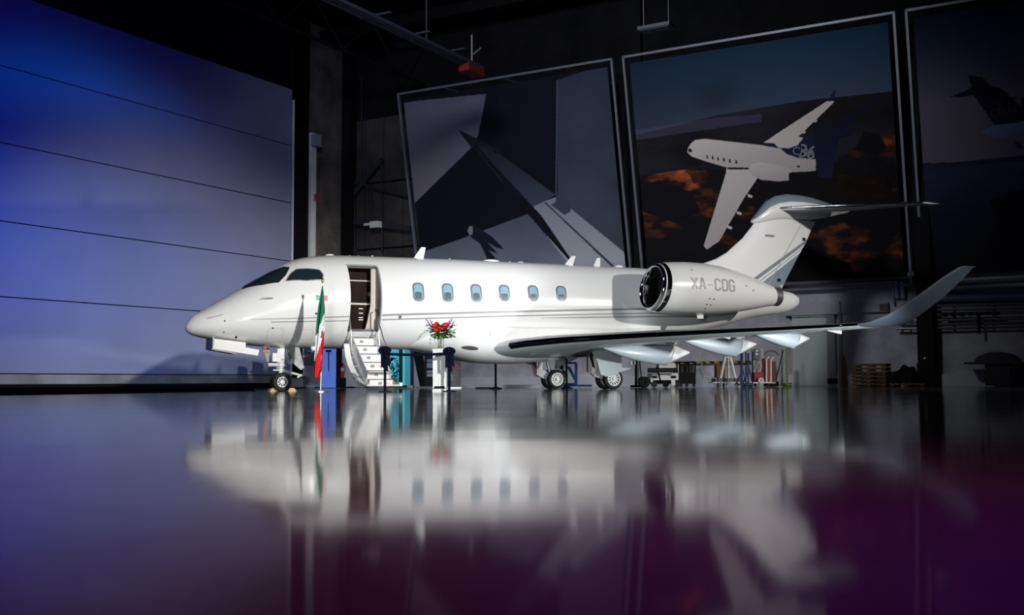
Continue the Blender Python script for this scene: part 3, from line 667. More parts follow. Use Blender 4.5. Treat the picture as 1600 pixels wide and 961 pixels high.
# --- engines
NAC = [(12.72, .585), (12.70, .62), (12.72, .655), (12.78, .69), (12.95, .725), (13.3, .755), (13.8, .775), (14.4, .77), (15.0, .72), (15.6, .63), (16.2, .50), (16.7, .375), (17.02, .30)]
NQ, NZ = 2.15, 2.94
def nz(s): return NZ-.0 - (.13*((s-14.4)/2.6)**1.5 if s > 14.4 else 0)
def nacr(s): return ip(s, [(a, b) for a, b in NAC[2:]])
def nac(s, a, off=0, y0=-NQ): r = nacr(s)+off; return V(s, y0+r*math.cos(a), nz(s)+r*math.sin(a))
SCARF = .10
for y0 in (-NQ, NQ):
    N_ = MB(); secs = []
    def shr(s, sn): return s-SCARF*sn*max(0, 1-(s-12.7)/.9)*-1
    for s, r in NAC[3:]: secs.append([V(shr(s, math.sin(a)), y0+r*math.cos(a), nz(s)+r*math.sin(a)) for a in np.linspace(0, 2*PI, 49)[:-1]])
    NC = N_.loft(secs, caps=False).obj('engine_nacelle', white, jet, smooth=50)
    secs = []
    for s, r in ((13.3, .50), (13.0, .535), (12.82, .555), (12.74, .575), (12.70, .60), (12.69, .625), (12.71, .65), (12.76, .68), (12.84, .705), (12.95, .727)):
        secs.append([V(shr(s, math.sin(a)), y0+r*math.cos(a), NZ+r*math.sin(a)) for a in np.linspace(0, 2*PI, 49)[:-1]])
    MB().loft(secs, caps=False).obj('intake_lip', chrome, NC, smooth=True)
    MB().lathe((13.3, y0, NZ), (1, 0, 0), [(.50, 0), (.50, .45)], 40).obj('intake_duct', mat('intake_duct_dark', (.06, .05, .045), .3, .6), NC, smooth=True)
    fanm = mat('fan_titanium', (.20, .155, .135), .4, .3)
    mb = MB(); mb.lathe((13.72, y0, NZ), (1, 0, 0), [(.0, 0), (.5, .0)], 32); mb.obj('fan_backplate', darkm, NC)
    mb = MB(); mb.lathe((13.45, y0, NZ), (1, 0, 0), [(0, 0), (.07, .04), (.13, .14), (.15, .25)], 20); mb.obj('spinner', gearg, NC, smooth=True)
    bl = MB(); a0 = 0
    bl.add([V(13.60, .13, -.03), V(13.68, .13, .03), V(13.55, .49, -.05), V(13.70, .49, .07)], [(0, 1, 3, 2)])
    me = None
    for k in range(20):
        if me is None:
            o = bl.obj('fan_blade', fanm, NC); me = o.data
        else:
            o = bpy.data.objects.new('fan_blade', me); COL.objects.link(o); o.parent = NC
        o.location = (0, y0, NZ); o.rotation_euler = (2*PI*k/20, 0, 0)
    MB().lathe((16.9, y0, nz(16.9)), (1, 0, -.06), [(.315, 0), (.30, .15), (.29, .35), (.27, .36), (.26, .1)], 28).obj('exhaust_nozzle', mat('exhaust_metal', (.18, .18, .18), .4, .7), NC, smooth=50)
    sg = 1 if y0 > 0 else -1
    secs = [[V(s, sg*y_, z_+dz) for y_ in (.9, 1.6) for dz in ((h, -h) if y_ < 1 else (-h, h))] for s, z_, h in ((13.5, 2.9, .03), (14.0, 2.9, .13), (15.5, 2.85, .14), (16.9, 2.85, .03))]
    MB().loft(secs).obj('engine_pylon', white, jet)
    mb = MB(); 
    for s_ in (14.2, 14.32, 14.9): pass
    if y0 < 0:
        # registration, drawn as strokes wrapped on the nacelle skin
        G = {'X': [[(0, 0), (1, 2)], [(0, 2), (1, 0)]], 'A': [[(0, 0), (.42, 2), (.58, 2), (1, 0)], [(.18, .62), (.82, .62)]], '-': [[(.0, .85), (1, .85)]],
             'C': [[(1, 1.5), (.92, 1.86), (.68, 2), (.32, 2), (.08, 1.86), (0, 1.5), (0, .5), (.08, .14), (.32, 0), (.68, 0), (.92, .14), (1, .5)]],
             'O': [[(0, 1.5), (.08, 1.86), (.32, 2), (.68, 2), (.92, 1.86), (1, 1.5), (1, .5), (.92, .14), (.68, 0), (.32, 0), (.08, .14), (0, .5), (0, 1.5)]],
             'G': [[(1, 1.5), (.92, 1.86), (.68, 2), (.32, 2), (.08, 1.86), (0, 1.5), (0, .5), (.08, .14), (.32, 0), (.68, 0), (.92, .14), (1, .5), (1, .95), (.55, .95)]]}
        s_c = 13.60; HH = .32; WW = .18
        def nz_pt(s, z, off=.006):
            r = nacr(s)+off; dz = z-nz(s); return V(s, -NQ-math.sqrt(max(0, r*r-dz*dz)), z)
        for ch in 'XA-COG':
            mb = MB()
            for st in G[ch]:
                pts = []
                for i in range(len(st)-1):
                    for k in range(4): t = k/4; pts.append((st[i][0]*(1-t)+st[i+1][0]*t, st[i][1]*(1-t)+st[i+1][1]*t))
                pts.append(st[-1]); PP = [(s_c+p[0]*WW, 3.02+(p[1]-1)*HH/2-.02*(s_c-14)) for p in pts]
                vs = []
                for i, p in enumerate(PP):
                    a_, b_ = PP[max(0, i-1)], PP[min(len(PP)-1, i+1)]; d = V(b_[0]-a_[0], b_[1]-a_[1], 0).normalized(); nx_, ny_ = -d.y*.029, d.x*.024
                    vs += [nz_pt(p[0]-nx_, p[1]-ny_), nz_pt(p[0]+nx_, p[1]+ny_)]
                mb.add(vs, [(2*i, 2*i+2, 2*i+3, 2*i+1) for i in range(len(PP)-1)])
            o = mb.obj('registration_letter', mat('registration_grey', (.36, .37, .38), .4), NC); s_c += WW+(.088)
        for s_, z_ in ((14.25, 2.60), (14.40, 2.59), (14.22, 2.44), (14.36, 2.43), (14.24, 2.33), (15.6, 3.02), (15.9, 2.9), (13.7, 3.42)):
            p = nz_pt(s_, z_); MB().box(p, (.05, .012, .02)).obj('skin_mark', blackm, NC)
        MB().box((14.35, -NQ-.05, NZ-.82), (.22, .03, .12)).obj('drain_mast', white, NC)

# --- fin, bullet fairing, tailplane
def sym(s0, c, z, th, n=12):
    up = []; lo = []
    for k in range(n+1):
        x = (1-math.cos(PI*k/n))/2; yt = 5*th*(.2969*math.sqrt(x)-.126*x-.3516*x*x+.2843*x**3-.1036*x**4)
        up.append(V(s0+c*x, -yt*c, z)); lo.append(V(s0+c*x, yt*c, z))
    return up+lo[::-1][:-1]
FIN = [(3.05, 14.6, 4.40, .09), (3.6, 14.9, 4.45, .085), (3.85, 15.4, 4.1, .085), (4.0, 16.05, 3.55, .085), (4.15, 16.5, 3.2, .085), (4.37, 16.94, 2.92, .085), (4.88, 17.59, 2.62, .09), (5.3, 17.98, 2.46, .095), (5.6, 18.25, 2.4, .10)]
fin = MB().loft([sym(s, c, z, t) for z, s, c, t in FIN]).obj('vertical_fin', white, jet, smooth=40)
def finy(s, z, off=.006):
    s0 = np.interp(z, [f[0] for f in FIN], [f[1] for f in FIN]); c = np.interp(z, [f[0] for f in FIN], [f[2] for f in FIN]); th = np.interp(z, [f[0] for f in FIN], [f[3] for f in FIN])
    x = min(1, max(0, (s-s0)/c)); yt = 5*th*(.2969*math.sqrt(x)-.126*x-.3516*x*x+.2843*x**3-.1036*x**4); return -(yt*c+off)
def finpatch(name, poly, mt, off=.006):
    # subdivided quad strip: poly is lower edge list then upper edge list of equal length
    lo, hi = poly; mb = MB(); vs = []; K = 10
    for i in range(len(lo)*1):
        pass
    def lerp(P, t): k = t*(len(P)-1); i = min(int(k), len(P)-2); f = k-i; return (P[i][0]*(1-f)+P[i+1][0]*f, P[i][1]*(1-f)+P[i+1][1]*f)
    n = 24
    for sd in (1, -1):
        b0 = len(mb.v)
        vv = []
        for i in range(n+1):
            a, b = lerp(lo, i/n), lerp(hi, i/n)
            for k in range(K+1): t = k/K; s, z = a[0]*(1-t)+b[0]*t, a[1]*(1-t)+b[1]*t; vv.append(V(s, finy(s, z, off)*sd, z))
        mb.add(vv, [(i*(K+1)+k, i*(K+1)+k+1, (i+1)*(K+1)+k+1, (i+1)*(K+1)+k) for i in range(n) for k in range(K)])
    return mb.obj(name, mt, fin)
def te(z): return np.interp(z, [f[0] for f in FIN], [f[1]+f[2] for f in FIN])-.01
# sloping livery bands towards the rudder's trailing edge
def band(a, b, name, mt):      # offset along the band normal
    lo = [(17.55+a, 3.32), (te(4.95-a*.7), 4.95-a*.7)]; hi = [(17.55+b, 3.32), (te(4.95-b*.7), 4.95-b*.7)]
    return finpatch(name, (lo, hi), mt)
band(-.05, .20, 'livery_band', bluegrey); band(.36, .41, 'livery_band', bluegrey)
lo = [(18.10, 3.32), (te(4.50), 4.50)]; hi = [(19.0, 3.32), (te(3.4), 3.4)]
finpatch('livery_band', (lo, hi), bluegrey)
finpatch('rudder_line', ([(18.55, 3.4), (19.95, 5.45)], [(18.58, 3.4), (19.98, 5.45)]), panelline)
MB().box((18.6, finy(18.6, 5.0)-.01, 5.0), (.35, .02, .06)).obj('navigation_fitting', rimm, fin)
MB().box((20.1, finy(20.1, 4.95)-.01, 4.97), (.1, .03, .1)).box((19.0, finy(19.0, 3.55)-.01, 3.55), (.13, .03, .1)).obj('hinge_cover', blackm, fin)
# tail-root grey panel
finpatch('heat_shield', ([(17.9, 3.05), (19.1, 3.05)], [(18.0, 3.33), (19.12, 3.33)]), mat('heat_shield_grey', (.09, .095, .10), .5), .012)
BUL = [(17.98, 5.40, 5.52, .05), (18.10, 5.38, 5.64, .12), (18.35, 5.40, 5.92, .18), (18.6, 5.44, 6.18, .21), (18.95, 5.50, 6.36, .24), (19.4, 5.56, 6.45, .26), (19.9, 5.60, 6.46, .26), (20.4, 5.64, 6.42, .24), (20.9, 5.72, 6.33, .20), (21.4, 5.84, 6.22, .14), (21.9, 5.96, 6.12, .07), (22.1, 6.02, 6.08, .03)]
def bsec(s, b, t, a, f0=0.0, f1=2*PI, off=0.0, n=24):
    zc_ = b+(t-b)*.5; return [V(s, (a+off)*math.cos(x), zc_+((t-b)/2+off)*math.sin(x)) for x in np.linspace(f0, f1, n)]
bul = MB().loft([bsec(*r)[:-1] for r in BUL]).obj('bullet_fairing', white, jet, smooth=50)
cap = []
for s, b, t, a in BUL: cap.append(bsec(s, b, t, a, math.radians(22), math.radians(158), .006, 16))
MB().loft(cap, caps=False, closed=False).obj('cap_shade', bluegrey, bul, smooth=True)  # shade above the beam's cutoff, laid over the bullet top as a darker strip
for sd in (1, -1):
    secs = []; T = [(-.10, 18.85, 2.35, 5.93, .085), (-1.0, 19.50, 1.98, 5.89, .085), (-2.4, 20.52, 1.45, 5.82, .08), (-3.5, 21.32, 1.02, 5.765, .075), (-3.8, 21.62, .72, 5.75, .07)]
    HTm = mat('tailplane_grey', (.42, .46, .50), .3, coat=.4)
    H_ = MB().loft([[V(p.x, p.y*sd, p.z) for p in airfoil(s, c, q, z, t)] for q, s, c, z, t in T]).obj('tailplane', HTm, jet, smooth=40)
    MB().loft([[V(p.x, p.y*sd, p.z) for p in airfoil(s-.01, c, q, z, t, b=.06, off=.005, n=6)] for q, s, c, z, t in T]).obj('leading_edge', chrome, H_, smooth=60)
    MB().box((20.9, -.55*sd, 5.83), (.55, .04, .02), rz=-.6*sd).obj('elevator_line', white, H_)
MB().sphere((19.72, 0, 2.88), 1, (.10, .16, .18), 14, 8).obj('tail_light', gearg, jet, smooth=True)

# --- landing gear
def wheel(c, r, wd, par, rim=.64, spokes=12, hubm=None):
    c = Vector(c); hubm = hubm or gearm
    t = MB().lathe(c, (0, 1, 0), [(r*rim, -wd*.42), (r*.8, -wd*.5), (r*.94, -wd*.45), (r, -wd*.25), (r*1.0, 0), (r, wd*.25), (r*.94, wd*.45), (r*.8, wd*.5), (r*rim, wd*.42), (r*rim, -wd*.42)], 36).obj('tyre', rubber, par, smooth=60)
    mb = MB(); mb.lathe(c, (0, 1, 0), [(r*rim*1.02, -wd*.44), (r*rim*.88, -wd*.44), (r*rim*.85, -wd*.34), (r*rim*.85, wd*.34), (r*rim*.88, wd*.44), (r*rim*1.02, wd*.44), (r*rim*1.02, -wd*.44)], 36)
    W = mb.obj('wheel_rim', hubm, par, smooth=40)
    MB().lathe(c, (0, 1, 0), [(.001, -wd*.36), (r*rim*.30, -wd*.36), (r*rim*.36, -wd*.28), (r*rim*.36, wd*.28), (r*rim*.3, wd*.36), (.001, wd*.36)], 20).obj('hub', hubm, W, smooth=40)
    MB().lathe(c, (0, 1, 0), [(.001, -wd*.2), (r*rim*.9, -wd*.2), (r*rim*.9, wd*.2), (.001, wd*.2)], 24).obj('brake_disc', darkm, W)
    mb = MB()
    for k in range(spokes):
        a = 2*PI*k/spokes; rr = Matrix.Rotation(a, 3, 'Y'); mb.box(c+rr@V(r*rim*.6, -wd*.3, 0), (r*rim*.55, wd*.12, r*rim*.17), rot=rr)
    mb.obj('spokes', hubm, W)
    return t
g = MB(); NX = 2.48
g.cyl((NX+.05, 0, 1.25), (NX, 0, .62), .085, n=14); g.cyl((NX, 0, .66), (NX, 0, .26), .05, n=12); g.cyl((NX, -.16, .235), (NX, .16, .235), .035, n=10)
strut = g.obj('nose_gear_strut', gearm, jet, smooth=40)
MB().box((NX-.16, -.02, .9), (.16, .12, .22)).box((NX-.02, -.06, .95), (.2, .1, .35)).obj('steering_actuator', gearm, strut)
mb = MB(); mb.cyl((NX+.1, -.05, .70), (NX-.36, -.1, .70), .05, n=10); mb.cyl((NX-.2, 0, .56), (NX+.14, -.05, .56), .025, n=8); mb.cyl((NX+.05, -.07, .55), (NX+.52, -.1, .42), .035, .028, 8); mb.cyl((NX+.52, -.1, .42), (NX+.42, -.1, .36), .025, n=6); mb.sphere((NX+.52, -.1, .42), .04); mb.obj('tow_fitting', gearm, strut)
mb = MB(); mb.cyl((NX+.04, -.05, 1.2), (NX+.35, 0, 1.05), .03, n=6); mb.cyl((NX+.10, 0, .78), (NX+.34, -.02, 1.12), .035, n=8); mb.cyl((NX+.04, 0, .64), (NX+.22, 0, .5), .03, n=8); mb.cyl((NX+.22, 0, .5), (NX+.03, 0, .32), .03, n=8); mb.obj('torque_link', gearg, strut)
for k in range(7): MB().tube([V(NX+.12, -.07+.02*k, 1.15), V(NX+.17+.02*k, -.08, .9), V(NX+.10, -.09+.02*k, .72)], .009, 5).obj('hydraulic_hose', blackm if k % 2 else steel, strut)
mb = MB()
for k, (a, b, c_) in enumerate(((-.09, .75, .06), (.13, .82, .05), (.12, .66, .045), (-.1, .62, .05), (.2, .72, .04), (.03, .84, .05))): mb.box((NX+a, -.09, b), (c_*1.4, .05, c_))
mb.obj('valve_block', gearg, strut)
mb = MB(); mb.prism([V(NX+.16, -.28, 1.18), V(NX+.42, -.30, 1.16), V(NX+.55, -.33, .62), V(NX+.46, -.33, .56), V(NX+.24, -.3, .75)], (0, .02, 0)); mb.obj('gear_door', gearg, jet)
MB().prism([V(NX-.45, .22, 1.15), V(NX-.25, .22, 1.15), V(NX-.22, .24, .8), V(NX-.3, .24, .78)], (0, .02, 0)).obj('gear_door', gearg, jet)
for q in (-.17, .17): wheel((NX, q, .245), .245, .15, jet, .56, 9)
# open avionics bay panels under the nose
mb = MB(); mb.prism([V(.66, -.42, 1.36), V(1.47, -.42, 1.27), V(1.46, -.45, 1.14), V(1.81, -.46, 1.08), V(1.77, -.50, .93), V(.63, -.50, 1.10)], (0, .03, 0)); mb.obj('nose_bay_door', white, jet)
mb = MB(); mb.prism([V(.60, .36, 1.40), V(1.2, .36, 1.3), V(1.16, .42, 1.0), V(.60, .42, 1.10)], (0, .03, 0)); mb.obj('nose_bay_door', gearg, jet)
MB().box((.64, -.05, 1.24), (.04, .85, .32)).obj('nose_bay_bulkhead', gearg, jet)
mb = MB(); mb.prism([V(.60, -.50, 1.10), V(1.2, -.50, 1.0), V(1.2, -.50, .97), V(.60, -.50, 1.07)], (0, .55, 0)); mb.obj('nose_bay_sill', gearg, jet)
MB().box((2.0, -.3, 1.08), (.035, .01, .22)).obj('warning_streamer', redm, jet)
# wheel wells and main gear
for sd in (1, -1):
    y = -1.75*sd
    mb = MB(); wl = [(10.15, .955), (10.75, 1.10), (11.7, 1.10), (11.7, .90), (10.2, .86)]
    MB().prism([V(s, -1.385*sd, z) for s, z in ((10.3, 1.08), (11.9, 1.2), (12.1, 1.0), (10.3, .90))], (0, .03*sd, 0)).obj('wheel_well', darkm, jet)
    g = MB(); g.cyl((11.15, y, 1.25), (11.05, y, .62), .085, n=14); g.cyl((11.05, y, .66), (11.02, y, .48), .10, n=12)
    G_ = g.obj('main_gear_strut', gearm, jet, smooth=40)
    MB().prism([V(10.90, y-.06, .62), V(11.15, y-.06, .60), V(11.58, y-.06, .36), V(11.60, y-.06, .22), V(11.44, y-.06, .22), V(11.0, y-.06, .38), V(10.9, y-.06, .45)], (0, .12, 0)).obj('trailing_arm', gearm, G_)
    mb = MB(); mb.cyl((11.2, y, 1.15), (11.42, y, .42), .045, n=10); mb.cyl((11.1, y+.25*sd, 1.2), (11.1, y, .75), .035, n=8); mb.cyl((10.95, y+.5*sd, 1.15), (11.0, y, .85), .03, n=8); mb.obj('shock_absorber', steel, G_)
    for k in range(4): MB().tube([V(10.98, y-.09*sd+.03*k, 1.2), V(10.9-.02*k, y-.1*sd, .9), V(10.98, y-.1*sd+.02*k, .6)], .011, 5).obj('hydraulic_hose', blackm, G_)
    MB().cyl((11.5, y-.34, .30), (11.5, y+.34, .30), .05, n=12).obj('axle', gearm, G_)
    MB().box((10.86, y+.10*sd, .74), (.04, .02, .5)).obj('warning_streamer', mat('faded_red_streamer', (.16, .01, .015), .7), G_)
    D_ = MB(); yd = y-.36*sd
    D_.prism([V(10.72, yd+.08*sd, 1.19), V(11.75, yd+.08*sd, 1.16), V(11.72, yd, .62), V(12.05, yd, .60), V(11.6, yd-.02*sd, .47), V(11.2, yd-.02*sd, .36), V(11.02, yd-.02*sd, .42), V(10.92, yd, .8)], (0, .035*sd, 0)); D_.obj('gear_door', mat('gear_door_grey', (.38, .41, .41), .5), jet)
    for q in (y-.21, y+.21): wheel((11.5, q, .30), .30, .2, jet, .67, 12)

# --- air stair hanging from the doorway
air = bpy.data.objects.new('air_stair', None); COL.objects.link(air); air.parent = jet
NSTEP = 6; y0_, z0_ = -1.02, 1.39; y1_, z1_ = -2.60, .29
for k in range(NSTEP):
    t = k/(NSTEP-1); y = y0_+(y1_-y0_)*t; z = z0_+(z1_-z0_)*t
    st = MB().box((4.37, y, z-.10), (.60, .30, .20)).obj('step', white, air)
    MB().box((4.37, y-.06, z+.008), (.56, .19, .02)).obj('tread_strip', blackm, st)
    MB().box((4.34, y-.153, z-.09), (.10, .006, .07)).obj('step_light', mat('step_light_grey', (.25, .25, .24), .4), st)
    if k in (3, 4): MB().box((4.09, y-.153, z-.09), (.025, .006, .13)).obj('warning_label', redm, st)
    if k in (3, 4, 5): MB().box((4.22 if k == 4 else 4.55, y-.153, z-.09), (.10, .006, .025)).obj('warning_label', mat('label_pink', (.7, .25, .3), .5), st)
# curved door-edge rails
def rail(s, r0, sag):
    K = [(-1.0, 1.14), (-1.1, .86), (-1.35, .60), (-1.8, .34), (-2.2, .18), (-2.5, .11), (-2.75, .09), (-2.95, .13)]
    return [V(s, y, ip(-y, [(-k_[0], k_[1]) for k_ in K])) for y in [-1.0-1.95*(k/13)**1.4 for k in range(14)]]
lowp = rail(3.95, .06, .34)
secs = []
for i, p in enumerate(lowp):
    t = i/13; hh = .13*(1-.45*t); up_ = (V(0, 0, 1)*.8+V(0, -.6, 0)*.6)
    secs.append([p+V(-.05, 0, 0), p+V(.10, -.02, 0), p+V(.10, -.02, 0)+up_*hh, p+V(-.05, 0, 0)+up_*hh])
E_ = MB().loft(secs).obj('door_edge_rail', white, air, smooth=40)
for i in (2, 4, 6, 8, 10, 11, 12):
    MB().cyl(lowp[i]+V(-.03, -.0, .07), lowp[i]+V(-.075, -.015, .07), .022, n=8).obj('latch_socket', gearg, E_)
secs = []
for i, p in enumerate(rail(4.82, .06, .34)):
    secs.append([p+V(-.04, 0, 0), p+V(.04, 0, 0), p+V(.04, 0, .09), p+V(-.04, 0, .09)])
MB().loft(secs).obj('door_edge_rail', white, air, smooth=40)
secs = []
for i, p in enumerate(lowp): secs.append([p+V(.02, .0, .0), V(4.80, p.y, p.z), V(4.80, p.y, p.z+.04), p+V(.02, 0, .04)])
MB().loft(secs).obj('door_skin', greyp, air, smooth=40)
MB().box((4.07, -1.75, .86), (.02, 1.9, .34), rot=Matrix.Rotation(math.radians(35), 3, 'X')).obj('stringer', white, air)
MB().box((4.68, -1.75, .86), (.02, 1.9, .34), rot=Matrix.Rotation(math.radians(35), 3, 'X')).obj('stringer', white, air)
for s_ in (4.06, 4.82):
    MB().tube([V(s_, -1.0, 1.95), V(s_, -1.15, 1.6), V(s_, -1.22, 1.2)], .02, 6).obj('door_strut', steel, air)
hr = MB().tube([V(4.78, -1.02, 2.15), V(4.72, -1.15, 2.16), V(4.70, -1.95, 1.32), V(4.70, -2.42, .98), V(4.70, -2.40, .62)], .018, 8).obj('handrail', steel, air, smooth=True)
MB().tube([V(4.15, -2.1, .62), V(4.15, -2.2, .42), V(4.16, -2.28, .50)], .014, 6).obj('pull_cable', blackm, air)

# ================================================================== FLOOR OBJECTS NEAR THE AIRCRAFT
FLZ = 0.0
def ground(x, Y):            # floor point under a photo column at distance Y
    p = at(x, 600, Y); return V(p.x, p.y, 0)
# wheel chocks
for x, lab in ((426.5, 'wooden chock in front of the nose wheels'), (454.5, 'wooden chock behind the nose wheels')):
    p = ground(x, 28.95 if x < 440 else 29.3)
    o = MB().prism([V(-.12, -.16, 0), V(.12, -.16, 0), V(.05, -.16, .085), V(-.06, -.16, .085)], (0, .32, 0)).obj('wheel_chock', mat('chock_wood', (.62, .42, .20), .7), None)
    o.location = p; o.rotation_euler = (0, 0, PSI); tag(o, lab, 'wheel chock', 'nose wheel chocks')
# flag on its pole
fp_ = ground(501, 26.6); fl_ = thing('flag_pole', 'slim steel flag pole with a gold tip and a round base', 'flag pole', fp_)
top = at(503, 439, 26.6); th_ = top.z
MB().lathe((0, 0, 0), (0, 0, 1), [(.001, 0), (.2, 0), (.2, .02), (.06, .045), (.001, .05)], 24).obj('base', steel, fl_, smooth=40)
MB().cyl((0, 0, .04), (.03, 0, th_-.05), .016, n=8).obj('pole', steel, fl_)
MB().sphere((.03, 0, th_), .035, (1, 1, 1.5), 10, 8).obj('finial', gold, fl_, smooth=True)
fabg, fabw, fabr = (mat('flag_green', (.0, .17, .09), .8), mat('flag_white', (.8, .8, .8), .8), mat('flag_red', (.62, .005, .008), .8))
fo = thing('draped_flag', 'green white and red flag hanging in folds from the pole beside the nose', 'flag', fp_)
def flz(y): return at(500, y, 26.6).z
def flx(x): return at(x, 500, 26.6).x-fp_.x
# outline of the hanging cloth at several heights: left edge, right edge, and where white begins / ends
OUT = [(447, 503.5, 504.5), (460, 501, 506), (480, 498, 507), (500, 496, 507), (515, 494.5, 507), (540, 493.5, 506.5), (560, 491.5, 506), (578, 491, 505), (586, 492, 502), (592, 494.5, 498)]
def edge(y, k): return ip(y, [(o_[0], o_[k]) for o_ in OUT])
ys = np.linspace(447, 592, 48); NC_ = 22
def fcell(y, u):
    x0, x1 = edge(y, 1), edge(y, 2); x = x0+(x1-x0)*u; a = (y-447)/145
    fold = .05*math.sin(u*9+y*.03)*min(1, a*4)+.03*math.sin(u*17+y*.05)*min(1, a*3)
    return V(flx(x), -.05-fold, flz(y))
def fcol(y, u):
    g_end = 503+16*(1-u)*1.4-10*u if True else 0
    r_st = 556+26*(1-abs(u-.2)) - 34*u
    return 0 if y < g_end+u*(-4) else (1 if y < r_st-12 else 2)
for ci, (nm, mt_) in enumerate((('green_band', fabg), ('white_band', fabw), ('red_band', fabr))):
    vs = [fcell(y, u/NC_) for y in ys for u in range(NC_+1)]; fs = []
    for i in range(len(ys)-1):
        for j in range(NC_):
            if fcol((ys[i]+ys[i+1])/2, (j+.5)/NC_) == ci: fs.append((i*(NC_+1)+j, i*(NC_+1)+j+1, (i+1)*(NC_+1)+j+1, (i+1)*(NC_+1)+j))
    me = bpy.data.meshes.new(nm); me.from_pydata(vs, [], fs); bm = bmesh.new(); bm.from_mesh(me)
    bmesh.ops.delete(bm, geom=[v for v in bm.verts if not v.link_faces], context='VERTS'); bm.to_mesh(me); bm.free()
    me.materials.append(mt_); me.shade_smooth(); o = bpy.data.objects.new(nm, me); COL.objects.link(o); o.parent = fo
    sm = o.modifiers.new('s', 'SOLIDIFY'); sm.thickness = .006
MB().sphere((flx(505), -.10, flz(521)), 1, (.022, .012, .07), 10, 8).sphere((flx(504.5), -.10, flz(526)), 1, (.03, .01, .03), 8, 6).obj('emblem', mat('emblem_brown', (.22, .10, .04), .7), fo, smooth=True)

# pedestal, vase and flowers
pp = ground(687.5, 26.9); pd = thing('display_pedestal', 'tall white square pedestal carrying the vase of flowers', 'pedestal', pp)
pz = at(687, 545.5, 26.9).z
MB().box((0, 0, pz/2+.04), (.33, .33, pz-.08)).obj('column', offw, pd)
MB().box((0, 0, pz-.02), (.35, .35, .04)).obj('top_plate', offw, pd)
MB().box((0, -.12, .10), (.25, .14, .055)).obj('base_slot', blackm, pd)
MB().box((0, 0, .03), (.35, .35, .06)).obj('foot', offw, pd)
vz = thing('flower_vase', 'clear glass vase with green stems standing on the white pedestal', 'vase', pp+V(.02, 0, pz))
vg = mat('clear_vase_glass', (.9, .95, .93), .03, trans=.9, ior=1.3)
MB().lathe((0, 0, 0), (0, 0, 1), [(.001, .005), (.07, .005), (.075, .12), (.085, .26), (.079, .26), (.068, .12), (.06, .02), (.001, .02)], 24).obj('glass_body', vg, vz, smooth=50)
stm = mat('stem_green', (.16, .26, .06), .5)
mb = MB()
for k in range(14):
    a = k*2.4; mb.tube([V(.04*math.cos(a), .04*math.sin(a), .03), V(.02*math.cos(a+2), .02*math.sin(a+2), .2), V(.06*math.cos(a), .06*math.sin(a), .34)], .006, 5)
mb.obj('stems', stm, vz)
bq = thing('flower_bouquet', 'bouquet of red roses, purple sprigs and green leaves in the glass vase', 'flowers', pp+V(.02, 0, pz+.22))
def leaf(mb, p, d, l, wd):
    d = Vector(d).normalized(); s_ = d.cross(V(0, 0, 1)); s_ = (s_.normalized() if s_.length > .1 else V(1, 0, 0)); n_ = s_.cross(d)
    p = Vector(p); mb.add([p, p+d*l*.5+s_*wd/2-n_*.01, p+d*l, p+d*l*.5-s_*wd/2-n_*.01, p+d*l*.5+n_*.012], [(0, 1, 4), (1, 2, 4), (2, 3, 4), (3, 0, 4)])
lg = [mat('leaf_dark_green', (.012, .055, .01), .6, spec=.2), mat('leaf_mid_green', (.035, .14, .012), .6, spec=.2), mat('leaf_grey_green', (.12, .20, .13), .6)]
rnd = random.Random(3)
for k in range(230):
    a = rnd.uniform(0, 2*PI); el = rnd.uniform(-.5, 1.1); r = rnd.uniform(.05, .27)
    d = V(math.cos(a)*math.cos(el), math.sin(a)*math.cos(el)*.7, math.sin(el)); p = V(.02, 0, .18)+V(d.x*r*1.15, d.y*r, d.z*r*.7)
    mb = MB(); leaf(mb, p, d+V(0, 0, rnd.uniform(-.6, .2)), rnd.uniform(.09, .16), rnd.uniform(.06, .095)); mb.obj('leaf', lg[k % 2], bq)
for br_ in ([V(-.05, -.05, .2), V(-.25, -.1, .25), V(-.45, -.1, .16), V(-.58, -.1, .03)], [V(-.05, -.08, .2), V(-.22, -.12, .12), V(-.25, -.14, -.12)], [V(-.05, -.08, .2), V(-.16, -.12, .08), V(-.12, -.14, -.1)], [V(.1, 0, .25), V(.28, 0, .38), V(.4, 0, .36)], [V(-.1, 0, .2), V(-.3, .05, .38), V(-.4, .05, .36)], [V(.1, 0, .2), V(.3, 0, .2), V(.33, 0, .16)]):
    mb = MB(); mb.tube(br_, .004, 4)
    for i in range(len(br_)-1):
        for k in range(6):
            p = br_[i].lerp(br_[i+1], k/6); leaf(mb, p, V(rnd.uniform(-1, 1), rnd.uniform(-1, .2), rnd.uniform(-1, 1)), .05, .028)
    mb.obj('sprig', lg[2], bq)
rose = mat('red_rose', (.75, .008, .015), .45)
for x, y, z, r in ((-.16, -.13, .35, .065), (.10, -.14, .36, .075), (-.12, -.15, .24, .06), (-.04, -.10, .30, .055), (.03, -.14, .28, .05), (.15, -.1, .40, .05), (-.10, -.1, .42, .045)):
    r *= 1.35; mb = MB(); mb.sphere((x, y, z), r*.6, n=10, m=6)
    for k in range(9):
        a = k*2.4; t = .35+.65*k/9; d = V(math.cos(a), math.sin(a), 0); c_ = V(x, y, z)+d*r*t*.5
        mb.sphere(c_, r*.55, (1, 1, .75), 8, 5)
    mb.obj('rose', rose, bq, smooth=True)
pur = mat('purple_sprig', (.20, .05, .28), .6)
